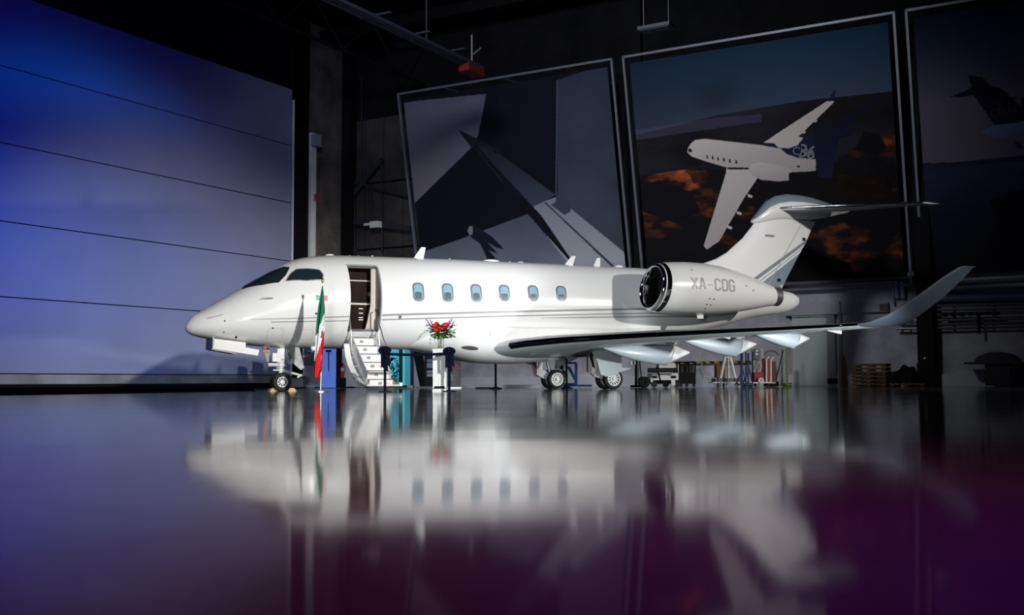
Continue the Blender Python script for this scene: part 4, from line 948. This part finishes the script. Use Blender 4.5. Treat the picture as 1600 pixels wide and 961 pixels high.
for x0, x1, z1 in ((-.22, -.36, .52), (-.16, -.26, .50), (.22, .28, .52), (.26, .34, .46), (.18, .22, .48), (.12, .12, .30)):
    mb = MB(); mb.cyl((x0*.6, -.05, .2), (x1, -.06, z1), .005, n=4)
    for k in range(9):
        t = .45+.55*k/8; mb.sphere(V(x0*.6, -.05, .2).lerp(V(x1, -.06, z1), t)+V(.012*math.cos(k*2.2), .012*math.sin(k*2.2), 0), .02*(1.2-.5*t), n=6, m=4)
    mb.obj('purple_sprig', pur, bq)
# posts with ribbon rope
posts = [(601.5, 25.6, 'velvet rope post with a big black bow, in front of the stairs', True, 549), (702, 26.3, 'velvet rope post with a black bow, just right of the flower pedestal', True, 550)]
pt = []
for x, Y, lab, bow, yt in posts:
    g_ = ground(x, Y); t = thing('rope_post', lab, 'stanchion', g_, 0, 'rope posts around the aircraft'); h = at(x, yt, Y).z; pt.append((g_, h))
    MB().lathe((0, 0, 0), (0, 0, 1), [(.001, 0), (.16, 0), (.16, .015), (.05, .03), (.001, .035)], 24).obj('base', blackm, t, smooth=40)
    MB().cyl((0, 0, .03), (0, 0, h), .032, n=12).obj('post', navy, t)
    if bow:
        b = MB(); r_ = random.Random(int(x))
        for k in range(13):
            a = PI*2*k/13; p = V(math.cos(a)*.10, -.06+.03*math.sin(3*a), h+.02+math.sin(a)*.06); b.sphere(p, .055, (1.1, .5, .8), 8, 5)
        b.sphere((0, -.09, h+.02), .045, n=8, m=6)
        b.obj('bow', navy, t, smooth=True)
        for dx, l in ((-.06, .42), (.03, .5), (.08, .38)):
            MB().prism([V(dx-.035, -.08, h), V(dx+.035, -.08, h), V(dx+.05, -.07, h-l), V(dx, -.07, h-l+.05), V(dx-.03, -.07, h-l)], (0, .01, 0)).obj('ribbon_tail', navy, t)
a, b = pt[0][0]+V(0, 0, pt[0][1]-.06), pt[1][0]+V(0, 0, pt[1][1]-.03)
MB().tube([a.lerp(b, t)+V(0, 0, -.03*math.sin(PI*t)) for t in np.linspace(.01, .99, 12)], .032, 8).obj('rope_barrier', navy, None, smooth=True)
tag(bpy.data.objects['rope_barrier'], 'dark navy velvet rope strung between the two bow-tied posts', 'rope')
for x, Y, lab in ((774.5, 34.5, 'plain black rope post standing alone beyond the belly of the jet'), (885.5, 36.0, 'plain black rope post between the two main gear legs')):
    g_ = ground(x, Y); t = thing('rope_post', lab, 'stanchion', g_, 0, 'rope posts around the aircraft')
    MB().lathe((0, 0, 0), (0, 0, 1), [(.001, 0), (.2, 0), (.2, .02), (.06, .07), (.001, .08)], 24).obj('base', blackm, t, smooth=40)
    MB().cyl((0, 0, .03), (0, 0, 1.02), .036, n=12).obj('post', blackm, t)
    MB().lathe((0, 0, .98), (0, 0, 1), [(.001, 0), (.05, 0), (.055, .04), (.05, .08), (.001, .08)], 12).obj('cap', blackm, t)

# ================================================================== BACKGROUND OBJECTS
def bx(name, x0, y0, x1, y1, Y, dep, mt, par=None, rz=A1, **k):      # a box standing at distance Y that fills the bearing range given
    a = at(x0, y1, Y); b = at(x1, y0, Y); w_ = (b.x-a.x); c = V((a.x+b.x)/2, Y+dep/2, (a.z+b.z)/2)
    if par is not None: c = c-par.location
    return MB().box(c, (w_, dep, max(.01, b.z-a.z))).obj(name, mt, par, **k)
def gth(name, x, Y, label, cat, group=None): return thing(name, label, cat, ground(x, Y), 0, group)

# left group, seen below the forward fuselage
YB = 44.0
t = gth('low_partition', 600, 46, 'low grey concrete-look partition behind the stairs', 'partition')
bx('board', 473, 543, 600, 604.5, 46, .15, mat('partition_grey', (.72, .72, .76), .7, var=.2, vscale=1.5), t); bx('board', 640, 543, 700, 604.5, 46, .15, mat('partition_grey', (.4, .4, .4)), t)
t = gth('dark_cabinet', 430, 43.5, 'dark grey cabinet base right behind the nose wheels', 'cabinet'); bx('body', 441, 589, 474, 605, 43.5, .4, sillm, t); bx('top', 440, 588, 474.5, 589.5, 43.4, .5, blackm, t)
t = gth('control_panel', 482, 44.5, 'dark control panel with coloured knobs, left of the blue column', 'control panel')
bx('housing', 474, 543, 498, 571, 44.5, .3, mat('panel_navy', (.04, .06, .09), .5), t)
for x, y, c_ in ((474.8, 557, (.8, .5, .2)), (479.5, 557, (.7, .02, .02)), (482.5, 549, (.05, .2, .7)), (488, 549, (.5, .5, .5))):
    p = at(x, y, 44.4)-t.location; MB().cyl(p, p+V(0, -.05, 0), .045, n=10).obj('knob', mat('knob_%d' % int(x), c_, .4), t)
t = gth('blue_glow_panel', 514, 42.5, 'tall blue panel with added glow and a slim dark hanger, right of the flag', 'panel')
bx('panel', 503, 535, 524, 606, 42.5, .25, mat('cornflower_blue_glow', (.16, .30, .86), .6, emit=(.12, .24, .80), estr=.45), t)  # emission added so the panel stays bright in the jet's shadow
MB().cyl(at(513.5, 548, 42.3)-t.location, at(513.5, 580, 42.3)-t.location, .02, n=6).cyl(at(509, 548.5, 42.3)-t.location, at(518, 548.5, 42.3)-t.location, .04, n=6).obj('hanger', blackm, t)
t = gth('black_post', 529, 42, 'wide black post between the blue panel and the fire extinguisher', 'post'); bx('post', 525, 535, 533, 606, 42, .3, blackm, t)
t = gth('fire_extinguisher', 536, 41.6, 'red fire extinguisher partly hidden behind the stair rail', 'fire extinguisher')
a = at(535.3, 590, 41.6)-t.location; h = at(535.3, 572, 41.6)-t.location; MB().lathe(a, (0, 0, 1), [(.001, 0), (.075, 0), (.075, (h-a).z*.85), (.03, (h-a).z), (.001, (h-a).z)], 14).obj('cylinder', redm, t, smooth=40)
MB().box(h+V(0, 0, .05), (.05, .05, .12)).obj('valve', blackm, t); MB().lathe(a+V(0, 0, .25), (0, 0, 1), [(.077, 0), (.077, .12)], 14).obj('label_band', offw, t)
MB().tube([h+V(0, 0, .1), h+V(.1, 0, 0), h+V(.1, 0, -.25)], .012, 6).obj('hose', blackm, t); MB().box(V(0, 0, (a.z)/2), (.2, .2, a.z-.01)).obj('stand', blackm, t)
# teal glazed doorway
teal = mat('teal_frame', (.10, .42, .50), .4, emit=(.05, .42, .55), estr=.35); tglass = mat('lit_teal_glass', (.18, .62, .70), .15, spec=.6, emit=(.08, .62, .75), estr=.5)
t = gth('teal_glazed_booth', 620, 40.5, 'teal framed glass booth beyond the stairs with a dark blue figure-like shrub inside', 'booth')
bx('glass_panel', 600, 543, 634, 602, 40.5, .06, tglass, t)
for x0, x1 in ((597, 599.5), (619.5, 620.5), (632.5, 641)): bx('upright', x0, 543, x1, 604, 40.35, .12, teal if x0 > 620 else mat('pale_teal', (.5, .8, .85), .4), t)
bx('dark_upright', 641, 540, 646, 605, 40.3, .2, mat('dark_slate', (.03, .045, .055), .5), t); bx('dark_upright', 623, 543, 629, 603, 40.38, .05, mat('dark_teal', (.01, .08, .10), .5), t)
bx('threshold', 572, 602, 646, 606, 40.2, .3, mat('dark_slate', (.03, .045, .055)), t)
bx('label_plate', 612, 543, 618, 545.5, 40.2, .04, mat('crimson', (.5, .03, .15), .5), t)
t = gth('potted_shrub', 612, 39.5, 'dark blue-green shrub in a pale planter in front of the teal booth', 'plant')
MB().lathe((0, 0, 0), (0, 0, 1), [(.001, .0), (.16, 0), (.24, .36), (.2, .36), (.18, .3), (.001, .3)], 16).obj('planter', mat('pale_green_planter', (.6, .72, .5), .5), t, smooth=40)
mb = MB(); rr = random.Random(5)
for k in range(170):
    a = rr.uniform(0, 2*PI); u = rr.uniform(0, 1); r = .26*math.sin(PI*min(1, u*.9+.1))*rr.uniform(.5, 1)
    leaf(mb, (r*math.cos(a), r*math.sin(a), .35+u*.75), (math.cos(a), math.sin(a), rr.uniform(-.3, .9)), .16, .07)
mb.obj('foliage', mat('blue_dark_leaf', (.01, .06, .10), .6), t, kind='stuff')
# leaning strut, info board, roll-up banner
t = gth('leaning_black_strut', 655, 42, 'black slanted strut leaning left of the flower pedestal', 'strut')
MB().prism([at(x, y, 42)-t.location for x, y in ((643, 540), (658, 540), (668, 604), (656, 604))], (0, .3, 0)).obj('strut', blackm, t)
t = gth('leaflet_board', 671, 40, 'black board with pale blue leaflets, just left of the pedestal', 'board'); bx('board', 663, 548, 682, 604, 40, .1, darkm, t)
for y0, y1, c_ in ((561, 566, (.2, .3, .42)), (567, 575, (.25, .36, .5)), (579, 583, (.4, .46, .55)), (584, 588.5, (.5, .55, .62))): bx('leaflet', 667, y0, 678, y1, 39.95, .04, mat('leaflet_%d' % y0, c_, .5), t)
t = gth('outlet_box', 640, 41, 'small pale square box on the floor beyond the rope', 'box'); bx('box', 636, 602, 645, 606, 38.5, .2, offw, t); t.location.z = 0
t = gth('roll_up_banner', 709, 39, 'black roll-up banner with a pale crescent logo, right of the pedestal', 'banner'); bx('sheet', 700, 556, 720, 605, 39, .05, mat('banner_black', (.012, .011, .014), .4), t)
bx('base', 699, 605, 721, 607.5, 38.95, .3, steel, t); bx('side_pole', 698.5, 556, 700, 606, 38.9, .05, mat('blue_grey_pole', (.08, .12, .2), .4), t)
o_ = t.location
mb = MB(); mb.add([at(x, y, 38.97)-o_ for x, y in ((701, 571), (705, 568.5), (711, 567), (716, 571), (720, 573), (720, 577.5), (715, 578), (711, 575.5), (706, 577), (703, 575))], [tuple(range(10))]); mb.obj('printed_hand', mat('print_rose', (.30, .14, .15), .5), t)
cx_, cy_ = 705.0, 588.0; cr_ = [(cx_+2.6*math.cos(a), cy_+2.9*math.sin(a)) for a in np.linspace(-2.2, 2.2, 14)]+[(cx_-.6+2.0*math.cos(a), cy_+2.0*math.sin(a)) for a in np.linspace(1.9, -1.9, 12)]
mb = MB(); q_ = [at(x, y, 38.96)-o_ for x, y in cr_]; mb.add(q_, [(i, i+1, 25-i-1, 25-i) if i < 11 else (i, i+1, 13) for i in range(11)]); mb.obj('crescent_logo', mat('logo_pale', (.55, .62, .66), .5), t)
for k, x in enumerate((701.5, 703, 704.3, 705.6, 707, 708.4, 709.7)): bx('logo_letter', x, 593, x+.8, 594.3, 38.95, .02, mat('logo_pale', (.5, .5, .5)), t)

# concrete-look stage wall below the belly
t = gth('white_kerb', 800, 45.5, 'long white kerb along the foot of the grey wall below the jet', 'kerb'); bx('kerb', 722, 601, 845, 606, 42.0, .2, skirt, t)
t = gth('long_black_case', 755, 36.5, 'flat black case lying on the floor left of the lone rope post', 'case'); bx('case', 743, 605, 767, 607.2, 36.5, .3, blackm, t)
# blue steel trestle
t = gth('blue_trestle', 895, 38.5, 'blue steel trestle with diagonal struts between the main wheels', 'trestle'); o_ = t.location
def bar(par, name, x0, y0, x1, y1, Y, r, mt, Y2=None, n=6):
    return MB().cyl(at(x0, y0, Y)-par.location, at(x1, y1, Y2 or Y)-par.location, r, n=n).obj(name, mt, par)
for a in ((878, 563, 878, 604), (900, 568, 900, 604), (876, 573, 884, 590), (888, 573, 899, 593), (884, 580, 878, 600)): bar(t, 'strut', *a, 38.5, .055, blued)
for a in ((876, 567, 901, 567), (878, 600, 902, 600), (880, 602.5, 925, 602.5)): bar(t, 'rail', *a, 38.5, .035, blued)
t = gth('steel_leg_stand', 996, 38.5, 'black upright stand with a pale clamp right of the port main wheel', 'stand'); bar(t, 'upright', 994, 560, 994, 604, 38.5, .05, blackm); bar(t, 'upright', 999, 562, 999, 602, 38.5, .05, mat('mid_grey_paint', (.25, .25, .27), .5)); bx('clamp', 985, 564, 993, 570, 38.4, .2, gearm, t); bar(t, 'foot', 985, 603.6, 1003, 603.6, 38.5, .04, blackm)
t = gth('hose_reel', 1006, 38.2, 'dark hose reel on two small wheels left of the white tug', 'hose reel'); p = at(1006, 597, 38.2)-t.location
mb = MB(); mb.lathe(p, (.4, -1, 0), [(.05, -.08), (.2, -.08), (.2, -.05), (.10, -.04), (.10, .04), (.2, .05), (.2, .08), (.05, .08), (.05, -.08)], 20); mb.obj('reel', blackm, t); mb = MB()
for k in range(5): mb.lathe(p+V(-.01*k, .02*k, 0), (.4, -1, 0), [(.11+.015*k, -.03), (.125+.015*k, 0), (.11+.015*k, .03)], 18)
mb.obj('hose', mat('tan_hose', (.30, .24, .15), .6), t); bar(t, 'handle', 999, 560, 1003, 600, 38.2, .02, blackm); bar(t, 'axle', 1003, 602, 1010, 602, 38.2, .03, blackm)
# white tow tug
t = gth('aircraft_tug', 1038, 38.6, 'low white aircraft tug with a black bumper bar under the inboard fairing', 'tug')
bx('body', 1019, 583, 1060, 594, 38.6, 1.4, offw, t); bx('hood', 1030, 567, 1060, 583, 38.95, .8, offw, t)
mb = MB(); mb.cyl(at(1012, 578.5, 38.35)-t.location, at(1059, 578.5, 38.35)-t.location, .085, n=12); mb.obj('bumper', rubber, t)
for x0 in (1019, 1048.5): bx('light_slot', x0, 587, x0+8, 591, 38.58, .03, blackm, t)
for x0 in (1020.5, 1052): bx('bracket', x0, 580, x0+3, 584, 38.4, .1, offw, t)
bx('tow_foot', 1049, 594, 1055, 602, 38.5, .2, offw, t); bx('tow_foot', 1017, 590, 1020, 597, 38.5, .2, offw, t); bx('chassis', 1021, 594, 1060, 600, 38.9, 1.0, blackm, t)
for x0 in (1022, 1040, 1058):
    p = at(x0, 600.5, 38.8)-t.location; MB().lathe(p, (0, 1, 0), [(.001, -.05), (.11, -.05), (.11, .05), (.001, .05)], 16).obj('wheel', rubber, t)
bar(t, 'tow_arm', 1026, 573, 1031.5, 594, 38.3, .03, blackm)
# black trolley
t = gth('black_tool_trolley', 1074, 38.8, 'black box trolley on castors right of the white tug', 'trolley'); bx('cabinet', 1061, 582, 1087, 600, 38.8, .8, blackm, t); bx('top_tray', 1061, 564.5, 1087, 566.5, 38.8, .8, blackm, t)
for x0 in (1062, 1076, 1086): bar(t, 'upright', x0, 565, x0, 583, 38.85, .03, blackm)
bx('shelf_box', 1064, 571, 1084, 582, 39.2, .4, darkm, t)
for x0 in (1064, 1073, 1084):
    p = at(x0, 602.3, 38.9)-t.location; MB().lathe(p, (0, 1, 0), [(.001, -.03), (.06, -.03), (.06, .03), (.001, .03)], 12).obj('castor', rubber, t)
t = gth('hanging_cable', 1098, 40.5, 'thin pale cable trailing down to the floor right of the black trolley', 'cable'); o_ = t.location
MB().tube([at(x, y, 40.5)-o_ for x, y in ((1093, 552), (1094, 562), (1098, 568), (1093, 576), (1096, 584), (1099, 592), (1102, 590), (1110, 594), (1116, 599), (1120, 604))], .014, 5).obj('cable', mat('pale_cable', (.4, .38, .3), .6), t, smooth=True)
# hazard tape along the wall
def hazard():
    M_ = mat('hazard_tape', (.01, .01, .01), .6); nt = M_.node_tree; b = nt.nodes['Principled BSDF']; tc = nt.nodes.new('ShaderNodeTexCoord'); mp = nt.nodes.new('ShaderNodeMapping'); mp.inputs['Rotation'].default_value = (0, math.radians(40), 0)
    wv = nt.nodes.new('ShaderNodeTexWave'); wv.inputs['Scale'].default_value = 1.1; wv.bands_direction = 'X'; cr_ = nt.nodes.new('ShaderNodeValToRGB'); cr_.color_ramp.interpolation = 'CONSTANT'; cr_.color_ramp.elements[1].position = .5; cr_.color_ramp.elements[0].color = (.01, .01, .01, 1); cr_.color_ramp.elements[1].color = (.42, .30, .03, 1)
    nt.links.new(tc.outputs['Object'], mp.inputs['Vector']); nt.links.new(mp.outputs['Vector'], wv.inputs['Vector']); nt.links.new(wv.outputs['Fac'], cr_.inputs['Fac']); nt.links.new(cr_.outputs['Color'], b.inputs['Base Color']); return M_
a_, za = sz(1050, 559.5, .2); b_, zb = sz(1176, 557, .2); c = bw((a_+b_)/2, .14, .97)
o = MB().box((0, 0, 0), (b_-a_, .03, .09)).obj('hazard_tape', hazard(), None, loc=c); o.rotation_euler = (0, 0, A1); tag(o, 'black and yellow striped tape along the grey wall behind the trolleys', 'hazard tape')
# white tripod jack on a platform trolley
t = gth('platform_trolley', 1140, 39.0, 'low dark platform trolley with a pale rim carrying the white tripod', 'trolley'); bx('deck', 1118, 591, 1161, 596.5, 39, .8, mat('trolley_grey', (.12, .12, .12), .6), t); bx('rim', 1114, 597, 1176, 598.5, 38.9, .9, offw, t)
for x0 in (1124, 1136, 1151, 1166):
    p = at(x0, 602, 39.2)-t.location; MB().lathe(p, (0, 1, 0), [(.001, -.03), (.06, -.03), (.06, .03), (.001, .03)], 12).obj('castor', gearg, t)
    bar(t, 'castor_fork', x0+1, 598, x0+.5, 602, 39.1, .025, offw)
t = thing('tripod_jack', 'white three-legged jack standing on the dark platform trolley', 'jack', ground(1137, 39.3)+V(0, 0, at(1137, 591, 39.3).z))
for a in ((1134, 553, 1126, 591), (1137, 553, 1138, 591), (1140, 553, 1149, 591)): bar(t, 'leg', *a, 39.3, .05, offw, n=8)
MB().cyl(at(1137, 548, 39.3)-t.location, at(1137, 556, 39.3)-t.location, .10, n=12).obj('head', offw, t)
t = gth('orange_crate', 1127, 40.3, 'small brown crate behind the tripod jack', 'crate'); bx('crate', 1120, 570, 1133, 590, 40.3, .5, mat('rust_brown', (.16, .07, .03), .7), t); bx('crate_leg', 1121, 590, 1123, 604.5, 40.3, .1, blackm, t); bx('crate_leg', 1130, 590, 1132, 604.5, 40.3, .1, blackm, t)
# blue hand trucks
for x, lab in ((1158.5, 'blue hand truck nearest the white tripod'), (1169, 'blue hand truck beside the grey meter panel')):
    YH = 38.4 if x < 1165 else 37.6; t = gth('hand_truck', x, YH, lab, 'hand truck', 'blue hand trucks'); bar(t, 'pole', x, 552, x, 602, YH, .045 if x < 1165 else .03, blued); bar(t, 'pole', x+7, 550, x+7, 600, YH+.2, .02, blackm); bar(t, 'brace', x+1, 575, x+7, 600, YH, .02, blued)
    bar(t, 'brace', x, 582, x-9, 600, YH, .025, blued); bx('toe_plate', x-4, 600, x+8, 602, YH-.1, .3, blued, t); p = at(x+3, 602, YH)-t.location; MB().lathe(p, (0, 1, 0), [(.001, -.03), (.09, -.03), (.09, .03), (.001, .03)], 14).obj('wheel', rubber, t)
# meter panel
t = gth('meter_panel', 1186, 41, 'tall cream panel with a grey meter and loops of cable', 'panel'); bx('board', 1176.5, 544, 1193, 604.5, 41, .15, mat('cream_panel', (.44, .43, .37), .6), t); bx('meter', 1179, 544.5, 1187, 561, 40.85, .15, mat('meter_grey', (.13, .15, .18), .5), t); bx('meter_window', 1181, 547, 1185, 549.5, 40.8, .05, offw, t); bx('meter_window', 1180.5, 551.5, 1184.5, 555, 40.8, .05, offw, t)
for k in range(4): MB().tube([at(1181+k+3*math.sin(i*1.3+k), 561+i*3, 40.8)-t.location for i in range(8)], .014, 5).obj('cable_loop', mat('meter_grey', (.1, .1, .1)), t)
t = gth('red_service_cart', 1187, 38.7, 'red box cart with a pale wheel below the meter panel', 'cart'); bx('tank', 1179, 581.5, 1193, 597, 38.7, .5, mat('deep_red', (.30, .015, .012), .5), t); p = at(1189, 594.5, 38.6)-t.location; MB().lathe(p, (0, 1, 0), [(.03, -.04), (.1, -.04), (.1, .04), (.03, .04), (.03, -.04)], 16).obj('wheel', offw, t); bx('chassis', 1170, 597, 1206, 599, 38.6, .6, offw, t)
for x0 in (1180, 1200):
    p = at(x0, 602, 38.8)-t.location; MB().lathe(p, (0, 1, 0), [(.001, -.03), (.06, -.03), (.06, .03), (.001, .03)], 12).obj('castor', rubber, t)
t = gth('red_tank_rack', 1202, 39.2, 'red tank in a rack of two bent white bars', 'tank'); bx('tank', 1195, 560, 1203, 597, 39.2, .4, mat('deep_red', (.3, .01, .01)), t); bx('tank', 1205, 565, 1212, 598, 39.3, .4, mat('dull_red', (.14, .02, .015), .6), t)
for x0 in (1197.5, 1204.5): MB().tube([at(x, y, 39.0)-t.location for x, y in ((x0+4, 557.5), (x0, 562), (x0, 598))], .032, 6).obj('bent_bar', offw, t)
bx('base', 1193, 597.5, 1212, 599, 39.1, .5, offw, t); bx('base_block', 1196, 599, 1211, 604, 39.3, .3, blackm, t); p = at(1205, 556, 39.2)-t.location; MB().tube([p+V(.25*math.cos(a)*1.0, 0, .18*math.sin(a)) for a in np.linspace(0, PI, 9)], .02, 6).obj('hoop', mat('rust_brown', (.1, .1, .1)), t)
t = gth('black_broom', 1216, 39.6, 'black broom leaning to the right beside the red tank', 'broom'); bar(t, 'handle', 1224, 547, 1212, 596, 40.3, .02, blackm); bx('brush_head', 1206, 596, 1217, 603.5, 40.2, .2, blackm, t)
t = gth('glass_sheet', 1222, 40.5, 'upright pale blue-green sheet left of the white door', 'sheet'); bx('sheet', 1219, 545, 1226, 603.5, 40.5, .05, mat('pale_aqua', (.30, .38, .38), .3), t)
t = gth('green_hose', 1230, 40.3, 'bright green hose hanging down into a small coil on the floor', 'hose'); MB().tube([at(x, y, 40.3)-t.location for x, y in ((1229, 530), (1229.5, 560), (1230, 590), (1230, 600))], .03, 6).obj('hose', mat('hose_green', (.20, .32, .03), .5), t)
MB().tube([V(.16*math.cos(a), .16*math.sin(a), .03+.03*(k//10)) for k, a in enumerate(np.linspace(0, 5*PI, 40))], .022, 5).obj('coil', mat('hose_green', (.2, .4, .05)), t, smooth=True)
# white door, frame and headers
dd = sempty('door_2', bw(sx(1240), .0, 0), A1); x_a = 0; x_b = sx(1296)-sx(1240); x_c = sx(1318)-sx(1240)
dz = sz(1260, 494)[1]
MB().box((x_b/2, -.12, dz/2+.02), (x_b-.04, .08, dz-.04)).obj('leaf', mat('pale_green_white_door', (.52, .58, .54), .5, var=.08, vscale=.7), dd)
MB().box(((x_b+x_c)/2-.12, -.10, dz/2), ((x_c-x_b)*.55, .2, dz)).obj('pilaster', mat('grey_pilaster', (.24, .25, .26), .6), dd)
MB().box((x_c-.06, -.06, dz/2+.2), (.10, .2, dz+.4)).obj('frame', mat('grey_pilaster', (.3, .3, .3)), dd)
MB().box(((x_b+x_c)/2-.1, -.2, .2), ((x_c-x_b)*.7, .12, .2)).obj('kick_plate', blackm, dd)
MB().box(((x_c-.1)/2-.1, -.1, dz+.28), (x_c-.1+.3, .2, .5)).obj('header', mat('header_grey', (.42, .42, .44), .6), dd)
MB().box((x_c/2-.15, -.06, dz-.05), (x_c-.1, .2, .06)).obj('header_lip', blackm, dd)
t = thing('alarm_sign', 'small square red sign in a pale frame right of the white door', 'sign', bw(*[(lambda r: (r[0], .1, r[1]))(sz(1330, 484))][0]), A1)
MB().box((0, 0, 0), (.22, .05, .22)).obj('frame', offw, t); MB().box((0, -.03, 0), (.15, .03, .15)).obj('plate', redm, t)
t = thing('wall_trunking', 'pale horizontal trunking on the wall right of the red sign', 'trunking', bw(*(lambda r: (r[0], .1, r[1]))(sz(1352, 481))), A1)
MB().box((0, 0, 0), (1.7, .12, .36)).obj('duct', mat('trunking_grey', (.34, .34, .37), .6), t); MB().box((.7, -.04, -.02), (.3, .1, .26)).obj('junction_box', concl, t)
t = thing('leaning_board', 'narrow brown board leaning on the wall right of the white door', 'board', bw(sx(1321), .25, 0), A1); MB().prism([V(-.08, 0, 0), V(.13, 0, 0), V(.10, 0, .9), V(.02, 0, 1.22), V(-.08, 0, .9)], (0, .04, 0)).obj('board', mat('brown_board', (.13, .06, .03), .7), t)
# pipes and beams under the banners
def wpipe(name, label, x0, y0, x1, y1, r, mt, out=.35, cat='pipe', grp='wall pipes below the banners'):
    a = sz(x0, y0, out); b = sz(x1, y1, out); t = thing(name, label, cat, bw(a[0], out, a[1]), A1, grp)
    MB().cyl((0, 0, 0), (b[0]-a[0], 0, b[1]-a[1]), r, n=10).obj('tube', mt, t)
    for k in range(3): q = .15+.35*k; MB().box(((b[0]-a[0])*q, out/2-.02, (b[1]-a[1])*q), (.05, out-.08, .05)).obj('clamp', steel, t)
pg = mat('pipe_grey', (.30, .31, .35), .45, .3); pdk = mat('pipe_dark', (.10, .10, .13), .6)
for x, r in ((1396.5, .04), (1402, .09), (1411, .10)): wpipe('riser_pipe', {1396.5: 'thin vertical pipe below the canyon banner, leftmost of three', 1402: 'middle vertical pipe below the canyon banner', 1411: 'thick vertical pipe below the canyon banner, rightmost of three'}[x], x, 440, x, 476 if x < 1400 else 466, r, pg, .14)
wpipe('long_pipe', 'long grey pipe running just under the canyon banner', 1235, 455.5, 1395, 446, .05, pg, .12)
wpipe('long_pipe', 'short bright pipe between the two right banners', 1416, 443, 1438, 442.5, .04, pg, .12)
wpipe('long_pipe', 'pale slim pipe just under the rightmost banner', 1462, 442, 1640, 434, .035, pg, .1)
wpipe('long_pipe', 'thick pale pipe right of the black column', 1462, 451.5, 1640, 443, .11, pg)
wpipe('elbow_pipe', 'dark pipe low on the wall behind the raised wing tip', 1400, 513.5, 1438, 513, .05, pg)
for k, (y, r, lab) in enumerate(((467, .16, 'broad dark blue cable tray high right of the black column'), (478, .05, 'dark pipe under the broad cable tray'), (484, .05, 'second dark pipe under the broad cable tray'), (492, .05, 'dark pipe behind the black valve row'), (500.5, .06, 'dark pipe just below the valve row'), (507, .045, 'second dark pipe below the valve row'), (513, .045, 'lowest dark pipe right of the black column'))):
    wpipe('dark_pipe', lab, 1462, y, 1640, y-4, r, pdk if k else mat('pipe_navy', (.08, .10, .17), .6), .3)
for k, y in enumerate((497, 503, 508)): wpipe('dark_pipe', ('upper', 'middle', 'lower')[k]+' thin dark pipe left of the black column', 1405, y, 1438, y-.5, .04, pdk, .3)
t = thing('valve_row', 'row of black valves on the dark pipes right of the black column', 'valve', bw(sx(1480, .5), .5, sz(1480, 492, .5)[1]), A1)
for k in range(7): MB().sphere((.28*k, 0, .02*math.sin(k*3)), .11, (1.2, .6, .7), 10, 6).obj('valve', blackm, t)
MB().cyl((1.1, 0, 0), (1.1, 0, -.7), .05, n=8).obj('drop_pipe', blackm, t)
# beam under canyon banner
c = bw(-.5, .18, 3.95); MB().box(c, (12, .3, .12), A1).obj('trim_20', mat('beam_dark', (.07, .07, .085), .6), kind='structure')
# pallets
def pallet(loc, rz, lab, upright=False):
    t = thing('wooden_pallet', lab, 'pallet', loc, rz, 'wooden pallets by the black column')
    for k in range(6): MB().box((-.55+.22*k, 0, .125), (.12, 1.0, .02)).obj('deck_board', woodp, t)
    for y in (-.45, 0, .45): MB().box((0, y, .09), (1.2, .1, .05)).obj('stringer', woodp, t)
    for y in (-.45, 0, .45):
        for x in (-.5, 0, .5): MB().box((x, y, .045), (.12, .1, .06)).obj('block', woodp, t)
    return t
s_p = sx(1360, 1.2)
names = ['lowest', 'second', 'third', 'fourth', 'fifth', 'top']
for k in range(6): pallet(bw(s_p, 1.0, .138*k), A1, '%s wooden pallet of the stack left of the dark bundle' % names[k])
pallet(bw(sx(1419, 1.2), 1.0, 0), A1, 'single wooden pallet on the floor under the black bundle')
t = thing('wrapped_bundle', 'lumpy black wrapped bundle on a single pallet by the black column', 'bundle', bw(sx(1415, 1.2), 1.0, .14), A1)
bm = bmesh.new(); bmesh.ops.create_icosphere(bm, subdivisions=4, radius=1)
for v in bm.verts:
    n_ = noise.noise(v.co*2.2)*.22; v.co = V(v.co.x*.45, v.co.y*.45, max(-.0, v.co.z*.5+.08))*(1+n_)
me = bpy.data.meshes.new('wrap'); bm.to_mesh(me); bm.free(); me.materials.append(blackm); me.shade_smooth(); o = bpy.data.objects.new('wrap', me); COL.objects.link(o); o.parent = t
t = thing('upright_plank', 'brown plank standing upright against the black column', 'plank', bw(sx(1434, 1.0), .55, 0), A1); MB().box((0, 0, .42), (.22, .05, .84)).obj('plank', mat('dark_brown_wood', (.14, .06, .04), .8), t)
# dark covered bench at the far right
t = thing('covered_bench', 'dark bench with a domed cover at the far right edge', 'bench', bw(sx(1560, 1.0), .9, 0), A1); bz = sz(1560, 567, 1.0)[1]
bk = mat('dark_bench_grey', (.05, .05, .065), .6)
MB().box((0, 0, bz), (2.1, .9, .07)).obj('table_top', bk, t); MB().box((0, 0, bz/2), (.8, .6, bz-.06)).obj('pedestal', bk, t)
mb = MB(); mb.loft([[V(.72*math.cos(a)*k, y_, bz+.04+.33*math.sin(a)*k) for a in np.linspace(0, PI, 17)] for y_, k in ((-.42, .85), (-.3, 1), (.3, 1), (.42, .85))]); mb.obj('domed_cover', mat('dark_cover', (.06, .06, .08), .6), t, smooth=40)
t = thing('round_wall_light', 'small pale round light on the black column', 'light', bw(sx(1446, .82), .82, sz(1446, 560, .82)[1]), A1); MB().sphere((0, 0, 0), .05, n=10, m=8).obj('lens', offw, t, smooth=True)
t = thing('wall_valve', 'small red and grey valve on the pale strip beside the hangar door', 'valve', lw(1.2, .42, tz(474, 305, .3)[1]), A2); MB().box((0, 0, 0), (.12, .12, .3)).obj('body', steel, t); MB().cyl((0, -.05, 0), (0, -.2, 0), .09, n=10).obj('handwheel', redm, t)
t = thing('motor_box', 'pale door motor box at the top of the strip beside the hangar door', 'motor', lw(1.2, .42, tz(474, 215, .3)[1]), A2); MB().box((0, 0, 0), (.5, .2, .55)).obj('housing', mat('motor_grey', (.3, .33, .38), .5), t)
